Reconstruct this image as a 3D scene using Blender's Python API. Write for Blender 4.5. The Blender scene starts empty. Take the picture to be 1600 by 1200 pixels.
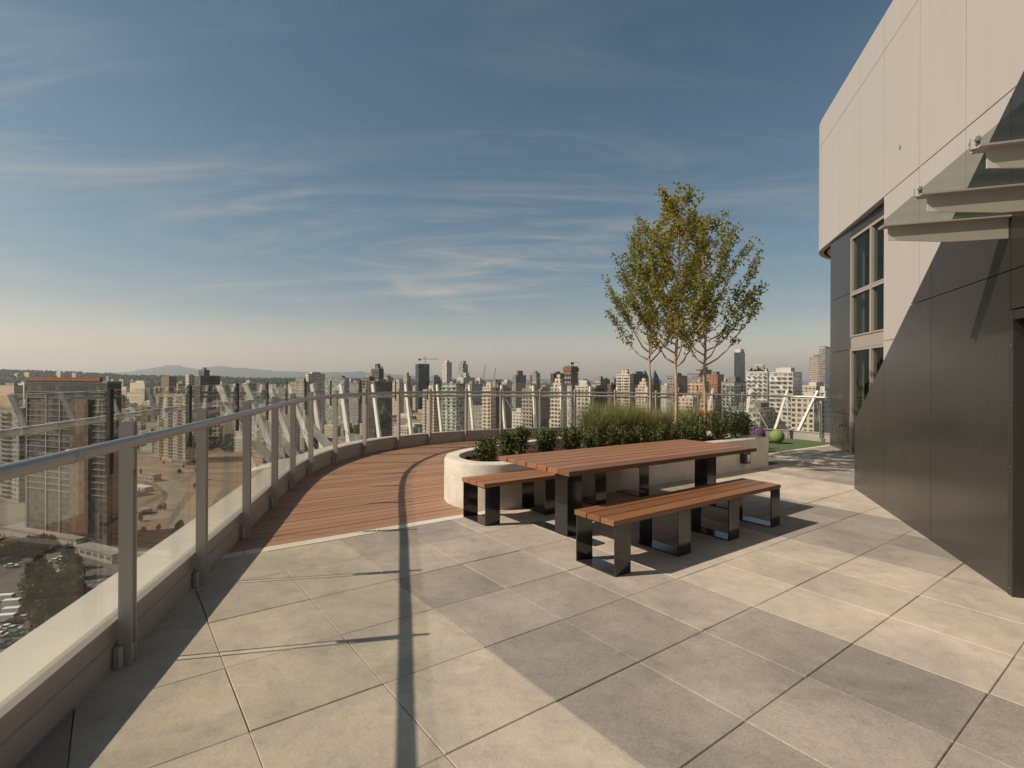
import bpy, math, random
import numpy as np
from mathutils import Matrix, Vector

random.seed(7)
R = math.radians
S = bpy.context.scene
COL = S.collection

# ------------------------------------------------------------------ camera model (metres, deck under the camera = 0)
F, CY, ROLL, H = 819.67, 590.68, 0.004, 1.544
YAW = R(37.26)
FALL = -0.0153                                    # drainage fall of the terrace towards +x
E1 = np.array([math.cos(YAW), math.sin(YAW)])      # paver rows
E2 = np.array([E1[1], -E1[0]])
GROUND = -78.0


def st(s, t):
    p = s * E1 + t * E2
    return float(p[0]), float(p[1])


def ray(px, py):
    u = (px - 800) / F
    w = (CY - py) / F
    c, s = math.cos(ROLL), math.sin(ROLL)
    return u * c - w * s, u * s + w * c


def at(px, py, y):
    u, w = ray(px, py)
    return u * y, y, H + w * y


def on_ground(px, py, z=GROUND):
    u, w = ray(px, py)
    y = (z - H) / w
    return u * y, y


# ------------------------------------------------------------------ mesh helpers
class MB:
    def __init__(self):
        self.v, self.f, self.m, self.t = [], [], [], []

    def add(self, vs, fs, mi=0, tone=0.5):
        o = len(self.v)
        self.v += [tuple(map(float, p)) for p in vs]
        for f in fs:
            self.f.append(tuple(o + i for i in f))
            self.m.append(mi)
            self.t.append(tone)

    def hexa(self, b, t, mi=0, tone=0.5):
        """b, t: four bottom and four top corners, counter-clockwise from above"""
        self.add(list(b) + list(t), [(3, 2, 1, 0), (4, 5, 6, 7), (0, 1, 5, 4), (1, 2, 6, 5), (2, 3, 7, 6), (3, 0, 4, 7)], mi, tone)

    def box(self, x0, x1, y0, y1, z0, z1, mi=0, tone=0.5):
        self.hexa([(x0, y0, z0), (x1, y0, z0), (x1, y1, z0), (x0, y1, z0)],
                  [(x0, y0, z1), (x1, y0, z1), (x1, y1, z1), (x0, y1, z1)], mi, tone)

    def stbox(self, s0, s1, t0, t1, z0, z1, mi=0, tone=0.5):
        q = [st(s0, t1), st(s0, t0), st(s1, t0), st(s1, t1)]
        a = sum(q[i][0] * q[(i + 1) % 4][1] - q[(i + 1) % 4][0] * q[i][1] for i in range(4))
        if a < 0:
            q = q[::-1]
        self.hexa([(x, y, z0) for x, y in q], [(x, y, z1) for x, y in q], mi, tone)

    def prism(self, poly, z0, z1, mi=0, tone=0.5, bev=0.0):
        a = sum(poly[i][0] * poly[(i + 1) % len(poly)][1] - poly[(i + 1) % len(poly)][0] * poly[i][1] for i in range(len(poly)))
        if a < 0:
            poly = poly[::-1]
        n = len(poly)
        if bev:
            c = np.mean(np.array(poly), 0)
            inn = []
            for p in poly:
                d = np.array(p) - c
                inn.append(tuple(c + d * max(0, 1 - bev / (np.linalg.norm(d) + 1e-9) * 1.4)))
            vs = [(x, y, z0) for x, y in poly] + [(x, y, z1 - bev) for x, y in poly] + [(x, y, z1) for x, y in inn]
            fs = [tuple(range(n))[::-1]] + [(i, (i + 1) % n, n + (i + 1) % n, n + i) for i in range(n)]
            fs += [(n + i, n + (i + 1) % n, 2 * n + (i + 1) % n, 2 * n + i) for i in range(n)] + [tuple(range(2 * n, 3 * n))]
        else:
            vs = [(x, y, z0) for x, y in poly] + [(x, y, z1) for x, y in poly]
            fs = [tuple(range(n))[::-1], tuple(range(n, 2 * n))] + [(i, (i + 1) % n, n + (i + 1) % n, n + i) for i in range(n)]
        self.add(vs, fs, mi, tone)

    def tube(self, pts, rad, n=8, mi=0, tone=0.5, cap=True):
        pts = [Vector(p) for p in pts]
        rs = rad if hasattr(rad, '__len__') else [rad] * len(pts)
        rings = []
        up = Vector((0, 0, 1))
        for i, p in enumerate(pts):
            d = (pts[min(i + 1, len(pts) - 1)] - pts[max(i - 1, 0)]).normalized()
            a = d.cross(up)
            if a.length < 1e-3:
                a = d.cross(Vector((1, 0, 0)))
            a.normalize()
            b = a.cross(d).normalized()
            rings.append([p + (a * math.cos(2 * math.pi * k / n) + b * math.sin(2 * math.pi * k / n)) * rs[i] for k in range(n)])
        vs = [q for r in rings for q in r]
        fs = []
        for i in range(len(pts) - 1):
            for k in range(n):
                fs.append((i * n + k, i * n + (k + 1) % n, (i + 1) * n + (k + 1) % n, (i + 1) * n + k))
        if cap:
            fs.append(tuple(range(n))[::-1])
            fs.append(tuple((len(pts) - 1) * n + k for k in range(n)))
        self.add(vs, fs, mi, tone)

    def bar(self, a, b, w, h, mi=0, tone=0.5):
        """square bar between two points"""
        a, b = Vector(a), Vector(b)
        d = (b - a).normalized()
        x = d.cross(Vector((0, 0, 1)))
        if x.length < 1e-3:
            x = Vector((1, 0, 0))
        x.normalize()
        y = x.cross(d).normalized()
        q = [(-x * w - y * h) / 2, (x * w - y * h) / 2, (x * w + y * h) / 2, (-x * w + y * h) / 2]
        self.hexa([a + o for o in q], [b + o for o in q], mi, tone)

    def sphere(self, c, r, nu=24, nv=14, mi=0, squash=1.0, tone=0.5):
        vs, fs = [], []
        for j in range(nv + 1):
            th = math.pi * j / nv
            for i in range(nu):
                ph = 2 * math.pi * i / nu
                vs.append((c[0] + r * math.sin(th) * math.cos(ph), c[1] + r * math.sin(th) * math.sin(ph), c[2] - r * squash * math.cos(th)))
        for j in range(nv):
            for i in range(nu):
                fs.append((j * nu + i, j * nu + (i + 1) % nu, (j + 1) * nu + (i + 1) % nu, (j + 1) * nu + i))
        self.add(vs, fs, mi, tone)

    def build(self, name, mats, parent=None, loc=None, fall=False, smooth=False, bevel=0.0, tone=False):
        """links ONE mesh object; verts are given in world axes, moved so that loc is the origin"""
        me = bpy.data.meshes.new(name)
        o0 = Vector(loc) if loc is not None else (Vector(parent['org']) if parent is not None and 'org' in parent else Vector((0, 0, 0)))
        V = np.array(self.v, dtype=float).reshape(-1, 3)
        if fall:
            V[:, 2] += FALL * V[:, 0]
            o0 = o0 + Vector((0, 0, 0))
        base = np.array(o0)
        me.from_pydata((V - base).tolist(), [], self.f)
        mats = mats if isinstance(mats, (list, tuple)) else [mats]
        for m in mats:
            me.materials.append(m)
        me.polygons.foreach_set('material_index', self.m)
        if smooth:
            me.polygons.foreach_set('use_smooth', [True] * len(self.f))
        if tone:
            at_ = me.attributes.new('tone', 'FLOAT', 'FACE')
            at_.data.foreach_set('value', self.t)
        me.update()
        ob = bpy.data.objects.new(name, me)
        COL.objects.link(ob)
        if bevel:
            md = ob.modifiers.new('bevel', 'BEVEL')
            md.width = bevel
            md.segments = 2
            md.limit_method = 'ANGLE'
        if parent is not None:
            ob.parent = parent
            po = Vector(parent['org']) if 'org' in parent else Vector((0, 0, 0))
            ob.location = o0 - po
        else:
            ob.location = o0
        ob['org'] = tuple(o0)
        return ob


def tag(o, label=None, cat=None, group=None, kind=None):
    if label:
        o['label'] = label
    if cat:
        o['category'] = cat
    if group:
        o['group'] = group
    if kind:
        o['kind'] = kind
    return o


def thing(name, loc, label, cat, group=None):
    o = bpy.data.objects.new(name, None)
    COL.objects.link(o)
    o.location = loc
    o['org'] = tuple(loc)
    return tag(o, label, cat, group)


def deckz(x):
    return FALL * x


def copy_tree(o, delta=(0, 0, 0), parent=None):
    c = o.copy()
    COL.objects.link(c)
    c.location = Vector(o.location) + Vector(delta)
    if parent is not None:
        c.parent = parent
    for ch in list(o.children):
        copy_tree(ch, (0, 0, 0), c)
    return c


# ------------------------------------------------------------------ materials
def mat(name):
    m = bpy.data.materials.new(name)
    m.use_nodes = True
    nt = m.node_tree
    return m, nt, nt.nodes['Principled BSDF']


def N(nt, kind, **kw):
    n = nt.nodes.new(kind)
    for k, v in kw.items():
        setattr(n, k, v)
    return n


def L(nt, a, b):
    nt.links.new(a, b)


def math_(nt, op, a, b=None, c=None):
    n = N(nt, 'ShaderNodeMath', operation=op)
    for i, v in enumerate((a, b, c)):
        if v is None:
            continue
        if isinstance(v, (int, float)):
            n.inputs[i].default_value = v
        else:
            L(nt, v, n.inputs[i])
    return n.outputs[0]


def mixc(nt, fac, a, b, mode='MIX'):
    n = N(nt, 'ShaderNodeMix', data_type='RGBA', blend_type=mode)
    n.clamp_factor = True
    for i, v in ((0, fac), (6, a), (7, b)):
        if isinstance(v, (int, float)):
            n.inputs[i].default_value = v
        elif isinstance(v, tuple):
            n.inputs[i].default_value = (*v, 1) if len(v) == 3 else v
        else:
            L(nt, v, n.inputs[i])
    return n.outputs[2]


def noise(nt, vec, scale, detail=4, rough=0.6, dist=0.0):
    n = N(nt, 'ShaderNodeTexNoise')
    n.inputs['Scale'].default_value = scale
    n.inputs['Detail'].default_value = detail
    n.inputs['Roughness'].default_value = rough
    n.inputs['Distortion'].default_value = dist
    L(nt, vec, n.inputs['Vector'])
    return n.outputs['Fac']


def ramp(nt, fac, stops):
    n = N(nt, 'ShaderNodeValToRGB')
    e = n.color_ramp.elements
    while len(e) < len(stops):
        e.new(0.5)
    for el, (p, c) in zip(e, stops):
        el.position = p
        el.color = (*c, 1) if len(c) == 3 else c
    L(nt, fac, n.inputs[0])
    return n.outputs[0]


def maprange(nt, v, a, b, c=0.0, d=1.0):
    n = N(nt, 'ShaderNodeMapRange')
    for i, x in ((1, a), (2, b), (3, c), (4, d)):
        n.inputs[i].default_value = x
    L(nt, v, n.inputs[0])
    return n.outputs[0]


def bump(nt, bs, h, strength, dist=0.01):
    n = N(nt, 'ShaderNodeBump')
    n.inputs['Strength'].default_value = strength
    n.inputs['Distance'].default_value = dist
    L(nt, h, n.inputs['Height'])
    L(nt, n.outputs[0], bs.inputs['Normal'])


def coords(nt, which='Object'):
    return N(nt, 'ShaderNodeTexCoord').outputs[which]


def simple(name, col, rough=0.6, metal=0.0, spec=0.5, var=0.0, scale=8.0, bumpy=0.0):
    m, nt, bs = mat(name)
    bs.inputs['Roughness'].default_value = rough
    bs.inputs['Metallic'].default_value = metal
    bs.inputs['Specular IOR Level'].default_value = spec
    bs.inputs['Base Color'].default_value = (*col, 1)
    if var or bumpy:
        c = coords(nt)
        f = noise(nt, c, scale, 6, 0.65)
        if var:
            L(nt, mixc(nt, maprange(nt, f, 0.3, 0.7), tuple(x * (1 - var) for x in col), tuple(min(1, x * (1 + var)) for x in col)), bs.inputs['Base Color'])
        if bumpy:
            bump(nt, bs, f, bumpy)
    return m


def paver_mat(name, dark):
    m, nt, bs = mat(name)
    c = coords(nt)
    tone = N(nt, 'ShaderNodeAttribute', attribute_name='tone').outputs['Fac']
    big = noise(nt, c, 1.3, 6, 0.62, 0.5)
    mid = noise(nt, c, 9, 7, 0.72, 0.3)
    grit = noise(nt, c, 70, 4, 0.75)
    fine = noise(nt, c, 210, 3, 0.8)
    if dark:
        base = ramp(nt, tone, [(0, (0.26, 0.232, 0.21)), (0.5, (0.31, 0.275, 0.246)), (1, (0.38, 0.334, 0.29))])
    else:
        base = ramp(nt, tone, [(0, (0.38, 0.338, 0.28)), (0.5, (0.44, 0.386, 0.328)), (1, (0.50, 0.435, 0.372))])
    v = mixc(nt, maprange(nt, big, 0.32, 0.68), mixc(nt, 1.0, base, (0.74, 0.735, 0.74), 'MULTIPLY'), mixc(nt, 1.0, base, (1.15, 1.13, 1.09), 'MULTIPLY'))
    v = mixc(nt, maprange(nt, mid, 0.5, 0.72, 0, 0.55), v, mixc(nt, 1.0, v, (1.25, 1.22, 1.14), 'MULTIPLY'))
    v = mixc(nt, maprange(nt, mid, 0.46, 0.3, 0, 0.7), v, mixc(nt, 1.0, v, (0.74, 0.73, 0.75), 'MULTIPLY'))
    v = mixc(nt, maprange(nt, grit, 0.5, 0.34, 0, 0.5 if dark else 0.25), v, mixc(nt, 1.0, v, (0.6, 0.59, 0.6), 'MULTIPLY'))
    v = mixc(nt, maprange(nt, grit, 0.55, 0.7, 0, 0.5), v, mixc(nt, 1.0, v, (1.28, 1.25, 1.2), 'MULTIPLY'))
    v = mixc(nt, maprange(nt, fine, 0.48, 0.34, 0, 0.55 if dark else 0.35), v, mixc(nt, 1.0, v, (0.5, 0.5, 0.5), 'MULTIPLY'))
    # faint drag marks and rust-coloured drips
    mp = N(nt, 'ShaderNodeMapping')
    mp.inputs['Rotation'].default_value = (0, 0, 0.5)
    mp.inputs['Scale'].default_value = (1.2, 6.5, 1)
    L(nt, c, mp.inputs['Vector'])
    dr_ = noise(nt, mp.outputs[0], 1.1, 6, 0.7, 1.2)
    v = mixc(nt, maprange(nt, dr_, 0.57, 0.72, 0, 0.65), v, mixc(nt, 1.0, v, (1.2, 1.18, 1.14), 'MULTIPLY'))
    st_ = noise(nt, c, 6.5, 5, 0.66, 0.9)
    v = mixc(nt, maprange(nt, st_, 0.70, 0.80, 0, 0.5), v, (0.38, 0.22, 0.13))
    L(nt, v, bs.inputs['Base Color'])
    bs.inputs['Roughness'].default_value = 0.85
    bs.inputs['Specular IOR Level'].default_value = 0.25
    hh = math_(nt, 'ADD', fine, math_(nt, 'MULTIPLY', grit, 1.5))
    bump(nt, bs, hh, 0.4, 0.004)
    return m


def wood_mat(name, lo, hi, along, rough=0.5, fine=1.0, dv=0.3):
    """grain stretched along a world axis direction given as an angle"""
    m, nt, bs = mat(name)
    c = coords(nt)
    mp = N(nt, 'ShaderNodeMapping', vector_type='TEXTURE')
    mp.inputs['Rotation'].default_value = (0, 0, along)
    L(nt, c, mp.inputs['Vector'])
    mp2 = N(nt, 'ShaderNodeMapping')
    mp2.inputs['Scale'].default_value = (0.7, 16, 16)
    L(nt, mp.outputs[0], mp2.inputs['Vector'])
    tone = N(nt, 'ShaderNodeAttribute', attribute_name='tone').outputs['Fac']
    off = N(nt, 'ShaderNodeVectorMath', operation='ADD')
    L(nt, mp2.outputs[0], off.inputs[0])
    cmb = N(nt, 'ShaderNodeCombineXYZ')
    L(nt, math_(nt, 'MULTIPLY', tone, 37.0), cmb.inputs[0])
    L(nt, cmb.outputs[0], off.inputs[1])
    g = noise(nt, off.outputs[0], 3.0 * fine, 8, 0.7, 0.6)
    g2 = noise(nt, off.outputs[0], 14 * fine, 4, 0.7)
    col = ramp(nt, g, [(0.25, lo), (0.5, tuple((a + b) / 2 for a, b in zip(lo, hi))), (0.75, hi)])
    col = mixc(nt, 1.0, col, ramp(nt, tone, [(0, (1 - dv, 0.98 - dv, 0.97 - dv)), (0.5, (1.0, 0.98, 0.96)), (1, (1 + dv * 0.9, 0.98 + dv * 0.9, 0.95 + dv * 0.9))]), 'MULTIPLY')
    col = mixc(nt, maprange(nt, g2, 0.5, 0.75, 0, 0.45), col, mixc(nt, 1.0, col, (0.6, 0.55, 0.5), 'MULTIPLY'))
    L(nt, col, bs.inputs['Base Color'])
    bs.inputs['Roughness'].default_value = rough
    L(nt, maprange(nt, g, 0.3, 0.7, rough - 0.08, rough + 0.1), bs.inputs['Roughness'])
    bump(nt, bs, g2, 0.18, 0.004)
    return m


def glass_mat(name, tint=(0.86, 0.9, 0.87), refl=1.0):
    m, nt, bs = mat(name)
    nt.nodes.remove(bs)
    out = nt.nodes['Material Output']
    tr = N(nt, 'ShaderNodeBsdfTransparent')
    tr.inputs[0].default_value = (*tint, 1)
    gl = N(nt, 'ShaderNodeBsdfGlossy')
    gl.inputs['Roughness'].default_value = 0.0
    gl.inputs['Color'].default_value = (0.95, 1, 0.98, 1)
    ge = N(nt, 'ShaderNodeNewGeometry')
    dt = N(nt, 'ShaderNodeVectorMath', operation='DOT_PRODUCT')
    L(nt, ge.outputs['Normal'], dt.inputs[0])
    L(nt, ge.outputs['Incoming'], dt.inputs[1])
    cs = math_(nt, 'ABSOLUTE', dt.outputs['Value'])
    fr = math_(nt, 'ADD', 0.04, math_(nt, 'MULTIPLY', 0.96, math_(nt, 'POWER', math_(nt, 'SUBTRACT', 1.0, cs), 5.0)))
    mx = N(nt, 'ShaderNodeMixShader')
    L(nt, math_(nt, 'MULTIPLY', fr, refl), mx.inputs[0])
    L(nt, tr.outputs[0], mx.inputs[1])
    L(nt, gl.outputs[0], mx.inputs[2])
    L(nt, mx.outputs[0], out.inputs['Surface'])
    return m


def leaf_mat(name, stops, trans=0.35, rough=0.5):
    m, nt, bs = mat(name)
    tone = N(nt, 'ShaderNodeAttribute', attribute_name='tone').outputs['Fac']
    col = ramp(nt, tone, stops)
    L(nt, col, bs.inputs['Base Color'])
    bs.inputs['Roughness'].default_value = rough
    bs.inputs['Specular IOR Level'].default_value = 0.35
    t = N(nt, 'ShaderNodeBsdfTranslucent')
    L(nt, mixc(nt, 1.0, col, (1.3, 1.25, 0.7), 'MULTIPLY'), t.inputs[0])
    mx = N(nt, 'ShaderNodeMixShader')
    mx.inputs[0].default_value = trans
    L(nt, bs.outputs[0], mx.inputs[1])
    L(nt, t.outputs[0], mx.inputs[2])
    L(nt, mx.outputs[0], nt.nodes['Material Output'].inputs['Surface'])
    return m


def facade(name, wall, glass, bay=3.0, floor=3.0, wx=0.62, wz=0.55, wall2=None, vary=0.5, stripe=0.0):
    """walls with a grid of window bays, in the building's own metres"""
    m, nt, bs = mat(name)
    tc = N(nt, 'ShaderNodeTexCoord')
    sp = N(nt, 'ShaderNodeSeparateXYZ')
    L(nt, tc.outputs['Object'], sp.inputs[0])
    sn = N(nt, 'ShaderNodeSeparateXYZ')
    L(nt, tc.outputs['Normal'], sn.inputs[0])
    side = math_(nt, 'GREATER_THAN', math_(nt, 'ABSOLUTE', sn.outputs[0]), 0.7)
    top = math_(nt, 'LESS_THAN', math_(nt, 'ABSOLUTE', sn.outputs[2]), 0.5)
    u = math_(nt, 'ADD', math_(nt, 'MULTIPLY', side, sp.outputs[1]), math_(nt, 'MULTIPLY', math_(nt, 'SUBTRACT', 1.0, side), sp.outputs[0]))
    ub = math_(nt, 'DIVIDE', u, bay)
    zb = math_(nt, 'DIVIDE', sp.outputs[2], floor)
    fu, fz = math_(nt, 'FRACT', ub), math_(nt, 'FRACT', zb)
    mu = math_(nt, 'LESS_THAN', math_(nt, 'ABSOLUTE', math_(nt, 'SUBTRACT', fu, 0.5)), wx / 2)
    mz = math_(nt, 'LESS_THAN', math_(nt, 'ABSOLUTE', math_(nt, 'SUBTRACT', fz, 0.52)), wz / 2)
    mask = math_(nt, 'MULTIPLY', math_(nt, 'MULTIPLY', mu, mz), top)
    cell = N(nt, 'ShaderNodeCombineXYZ')
    L(nt, math_(nt, 'FLOOR', ub), cell.inputs[0])
    L(nt, math_(nt, 'FLOOR', zb), cell.inputs[1])
    L(nt, side, cell.inputs[2])
    wn = N(nt, 'ShaderNodeTexWhiteNoise', noise_dimensions='3D')
    L(nt, cell.outputs[0], wn.inputs['Vector'])
    gcol = mixc(nt, math_(nt, 'MULTIPLY', math_(nt, 'POWER', wn.outputs['Value'], 2.2), vary), glass, tuple(min(0.8, x * 3 + 0.18) for x in wall))
    wcol = wall
    if wall2:
        # alternate bays carry a second cladding colour
        colu = math_(nt, 'GREATER_THAN', math_(nt, 'FRACT', math_(nt, 'DIVIDE', u, bay * 3.0)), 0.6)
        wcol = mixc(nt, colu, wall, wall2)
    dirt = noise(nt, tc.outputs['Object'], 0.08, 5, 0.65)
    wcol = mixc(nt, maprange(nt, dirt, 0.3, 0.7, 0.0, 0.3), wcol, tuple(x * 0.55 for x in wall))
    L(nt, mixc(nt, mask, wcol, gcol), bs.inputs['Base Color'])
    L(nt, maprange(nt, mask, 0, 1, 0.85, 0.12), bs.inputs['Roughness'])
    bs.inputs['Specular IOR Level'].default_value = 0.45
    return m


M = {}
M['paver'] = paver_mat('pale_paver', False)
M['paver_grey'] = paver_mat('grey_paver', True)
M['joint'] = simple('dark_joint_bed', (0.05, 0.046, 0.04), 0.9)  # dark bed that shows through the open paver joints
M['deckwood'] = wood_mat('composite_deck', (0.27, 0.153, 0.092), (0.335, 0.192, 0.12), YAW, 0.6, 0.8, 0.13)
M['ipe'] = wood_mat('oiled_hardwood', (0.15, 0.067, 0.031), (0.305, 0.14, 0.065), YAW, 0.42)
M['blacksteel'] = simple('black_gloss_steel', (0.02, 0.022, 0.022), 0.13, 0.0, 0.7, 0.15, 3)
M['alu'] = simple('anodised_aluminium', (0.38, 0.352, 0.325), 0.45, 0.3, 0.5, 0.06, 4)
M['alu_rail'] = simple('brushed_rail', (0.40, 0.375, 0.35), 0.38, 0.6, 0.5, 0.05, 12)
M['curb'] = simple('curb_cladding', (0.33, 0.3, 0.265), 0.5, 0.15, 0.5, 0.08, 3)
M['sill'] = simple('pale_sill', (0.44, 0.415, 0.37), 0.5, 0.0, 0.5, 0.05, 2)
M['gasket'] = simple('black_gasket', (0.012, 0.012, 0.012), 0.6)
M['glass'] = glass_mat('clear_balustrade_glass', (0.945, 0.94, 0.915), 1.0)
M['glass_canopy'] = glass_mat('canopy_glass', (0.74, 0.765, 0.735), 0.3)
M['whitesteel'] = simple('white_painted_steel', (0.72, 0.70, 0.66), 0.4, 0, 0.5, 0.05, 3)
_m, _nt, _bs = mat('white_cladding')
_c = coords(_nt)
_mp = N(_nt, 'ShaderNodeMapping')
_mp.inputs['Scale'].default_value = (5, 5, 0.35)
L(_nt, _c, _mp.inputs['Vector'])
_f = noise(_nt, _mp.outputs[0], 1.0, 6, 0.65)
_g = noise(_nt, _c, 0.8, 4, 0.6)
_col = mixc(_nt, maprange(_nt, _f, 0.5, 0.75, 0, 0.35), (0.405, 0.37, 0.345), (0.355, 0.32, 0.29))
_col = mixc(_nt, maprange(_nt, _g, 0.3, 0.7, 0, 0.35), _col, mixc(_nt, 1.0, _col, (0.88, 0.88, 0.9), 'MULTIPLY'))
L(_nt, _col, _bs.inputs['Base Color'])
L(_nt, maprange(_nt, _g, 0.3, 0.7, 0.5 - 0.05, 0.5 + 0.07), _bs.inputs['Roughness'])
_bs.inputs['Metallic'].default_value = 0.0
bump(_nt, _bs, _g, 0.06, 0.05)
M['white'] = _m
M['soffit'] = simple('soffit_panel', (0.55, 0.5, 0.44), 0.6)
M['fin'] = simple('taupe_painted_steel', (0.42, 0.385, 0.335), 0.45, 0, 0.5, 0.05, 5)
_m, _nt, _bs = mat('dark_metal_panel')
_c = coords(_nt)
_mp = N(_nt, 'ShaderNodeMapping')
_mp.inputs['Scale'].default_value = (5, 5, 0.35)
L(_nt, _c, _mp.inputs['Vector'])
_f = noise(_nt, _mp.outputs[0], 1.0, 6, 0.65)
_g = noise(_nt, _c, 0.8, 4, 0.6)
_col = mixc(_nt, maprange(_nt, _f, 0.5, 0.75, 0, 0.5), (0.058, 0.052, 0.047), (0.072, 0.064, 0.057))
_col = mixc(_nt, maprange(_nt, _g, 0.3, 0.7, 0, 0.5), _col, mixc(_nt, 1.0, _col, (0.88, 0.88, 0.9), 'MULTIPLY'))
L(_nt, _col, _bs.inputs['Base Color'])
L(_nt, maprange(_nt, _g, 0.3, 0.7, 0.25 - 0.05, 0.25 + 0.07), _bs.inputs['Roughness'])
_bs.inputs['Metallic'].default_value = 0.35
bump(_nt, _bs, _g, 0.06, 0.05)
M['dark'] = _m
M['darkframe'] = simple('dark_frame', (0.03, 0.027, 0.024), 0.4)
M['winframe'] = simple('taupe_window_frame', (0.29, 0.252, 0.22), 0.5)
M['concrete'] = simple('cast_concrete', (0.52, 0.475, 0.40), 0.85, 0, 0.3, 0.12, 5, 0.2)
_m, _nt, _bs = mat('cast_concrete_pitted')
_c = coords(_nt)
_v = N(_nt, 'ShaderNodeTexVoronoi')
_v.inputs['Scale'].default_value = 26
L(_nt, _c, _v.inputs['Vector'])
_big = noise(_nt, _c, 3.2, 7, 0.68, 0.4)
_mp = N(_nt, 'ShaderNodeMapping')
_mp.inputs['Scale'].default_value = (9, 9, 0.8)
L(_nt, _c, _mp.inputs['Vector'])
_drip = noise(_nt, _mp.outputs[0], 1.4, 5, 0.65)
_col = mixc(_nt, maprange(_nt, _big, 0.3, 0.7), (0.43, 0.395, 0.335), (0.60, 0.555, 0.475))
_col = mixc(_nt, maprange(_nt, _drip, 0.56, 0.75, 0, 0.4), _col, (0.33, 0.295, 0.24))
_hole = math_(_nt, 'MULTIPLY', math_(_nt, 'LESS_THAN', _v.outputs['Distance'], 0.09), math_(_nt, 'GREATER_THAN', noise(_nt, _c, 7, 3, 0.6), 0.52))
_col = mixc(_nt, _hole, _col, (0.16, 0.14, 0.115))
L(_nt, _col, _bs.inputs['Base Color'])
_bs.inputs['Roughness'].default_value = 0.85
_bs.inputs['Specular IOR Level'].default_value = 0.3
bump(_nt, _bs, _big, 0.25, 0.01)
M['concrete'] = _m
M['strip'] = simple('pale_edge_strip', (0.56, 0.51, 0.43), 0.8, 0, 0.3, 0.1, 6)
M['mulch'] = simple('bark_mulch', (0.085, 0.04, 0.022), 0.95, 0, 0.2, 0.5, 45, 0.8)
M['turf'] = simple('play_turf', (0.085, 0.115, 0.05), 0.95, 0, 0.2, 0.3, 25, 0.4)
M['bark'] = simple('smooth_bark', (0.36, 0.255, 0.17), 0.8, 0, 0.3, 0.2, 30, 0.3)
M['leaf'] = leaf_mat('tree_leaf', [(0, (0.075, 0.10, 0.022)), (0.4, (0.17, 0.185, 0.038)), (0.75, (0.31, 0.255, 0.05)), (1, (0.45, 0.30, 0.06))], 0.5)
M['box'] = leaf_mat('box_leaf', [(0, (0.03, 0.045, 0.014)), (0.6, (0.085, 0.11, 0.03)), (1, (0.13, 0.15, 0.04))], 0.2, 0.5)
M['blade'] = leaf_mat('grass_blade', [(0, (0.07, 0.09, 0.035)), (0.5, (0.18, 0.195, 0.085)), (1, (0.40, 0.38, 0.21))], 0.35)
M['citytree'] = leaf_mat('town_tree_leaf', [(0, (0.016, 0.026, 0.01)), (0.6, (0.04, 0.052, 0.018)), (1, (0.09, 0.085, 0.025))], 0.1, 0.8)
M['orangetree'] = leaf_mat('autumn_leaf', [(0, (0.12, 0.06, 0.01)), (1, (0.3, 0.14, 0.02))], 0.1, 0.8)
M['chrome'] = simple('chrome', (0.7, 0.7, 0.7), 0.15, 1)
M['green'] = simple('green_rubber', (0.165, 0.22, 0.07), 0.8, 0, 0.3, 0.15, 30, 0.3)
M['purple'] = simple('purple_rubber', (0.105, 0.06, 0.11), 0.75, 0, 0.3, 0.06, 20)
M['orange'] = simple('orange_panel', (0.3, 0.09, 0.02), 0.6, 0, 0.4, 0.05, 6)
M['asphalt'] = simple('asphalt', (0.085, 0.08, 0.072), 0.9, 0, 0.3, 0.2, 0.2)
M['conc_road'] = simple('concrete_road', (0.22, 0.185, 0.14), 0.9, 0, 0.3, 0.2, 0.15)
_m, _nt, _bs = mat('bare_earth')
_c = coords(_nt)
_a = noise(_nt, _c, 0.022, 10, 0.68, 0.8)
_b = noise(_nt, _c, 0.16, 6, 0.7)
_col = ramp(_nt, _a, [(0.3, (0.06, 0.045, 0.032)), (0.44, (0.15, 0.108, 0.075)), (0.6, (0.21, 0.158, 0.11)), (0.72, (0.075, 0.065, 0.04))])
L(_nt, mixc(_nt, maprange(_nt, _b, 0.45, 0.7, 0, 0.6), _col, (0.055, 0.045, 0.034)), _bs.inputs['Base Color'])
_bs.inputs['Roughness'].default_value = 0.95
M['dirt'] = _m
M['dry'] = simple('dry_grass', (0.24, 0.17, 0.085), 0.95, 0, 0.2, 0.25, 0.1)
M['water'] = simple('inlet_water', (0.05, 0.075, 0.085), 0.12)
M['roofgrey'] = simple('flat_roof', (0.2, 0.19, 0.17), 0.9, 0, 0.3, 0.2, 0.1)
M['roofwhite'] = simple('pale_roof', (0.48, 0.45, 0.4), 0.8, 0, 0.3, 0.08, 0.1)
M['roofrust'] = simple('rust_roof', (0.2, 0.082, 0.042), 0.8, 0, 0.3, 0.12, 0.1)
M['copper'] = simple('green_copper', (0.07, 0.13, 0.105), 0.7)
M['tyre'] = simple('tyre', (0.02, 0.02, 0.02), 0.9)

# ------------------------------------------------------------------ terrace outline
ctrl = [(-0.75, -4.0), (-1.0, -2.5), (-1.3, -1.0), (-1.55, 0.3), (-1.76, 1.25), (-1.955, 2.2), (-2.12, 3.0), (-2.29, 3.8), (-2.46, 4.6), (-2.66, 5.5), (-2.86, 6.4),
        (-3.03, 7.3), (-3.13, 8.2), (-3.10, 9.2), (-2.90, 10.2), (-2.50, 11.15), (-1.9, 11.98), (-1.19, 12.65), (-0.3, 13.25), (0.8, 13.85), (2.0, 14.35),
        (3.3, 14.75), (4.7, 14.95), (6.0, 14.95), (7.1, 14.85), (7.75, 14.65), (8.25, 14.1), (8.75, 13.3), (9.3, 12.4)]


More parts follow.
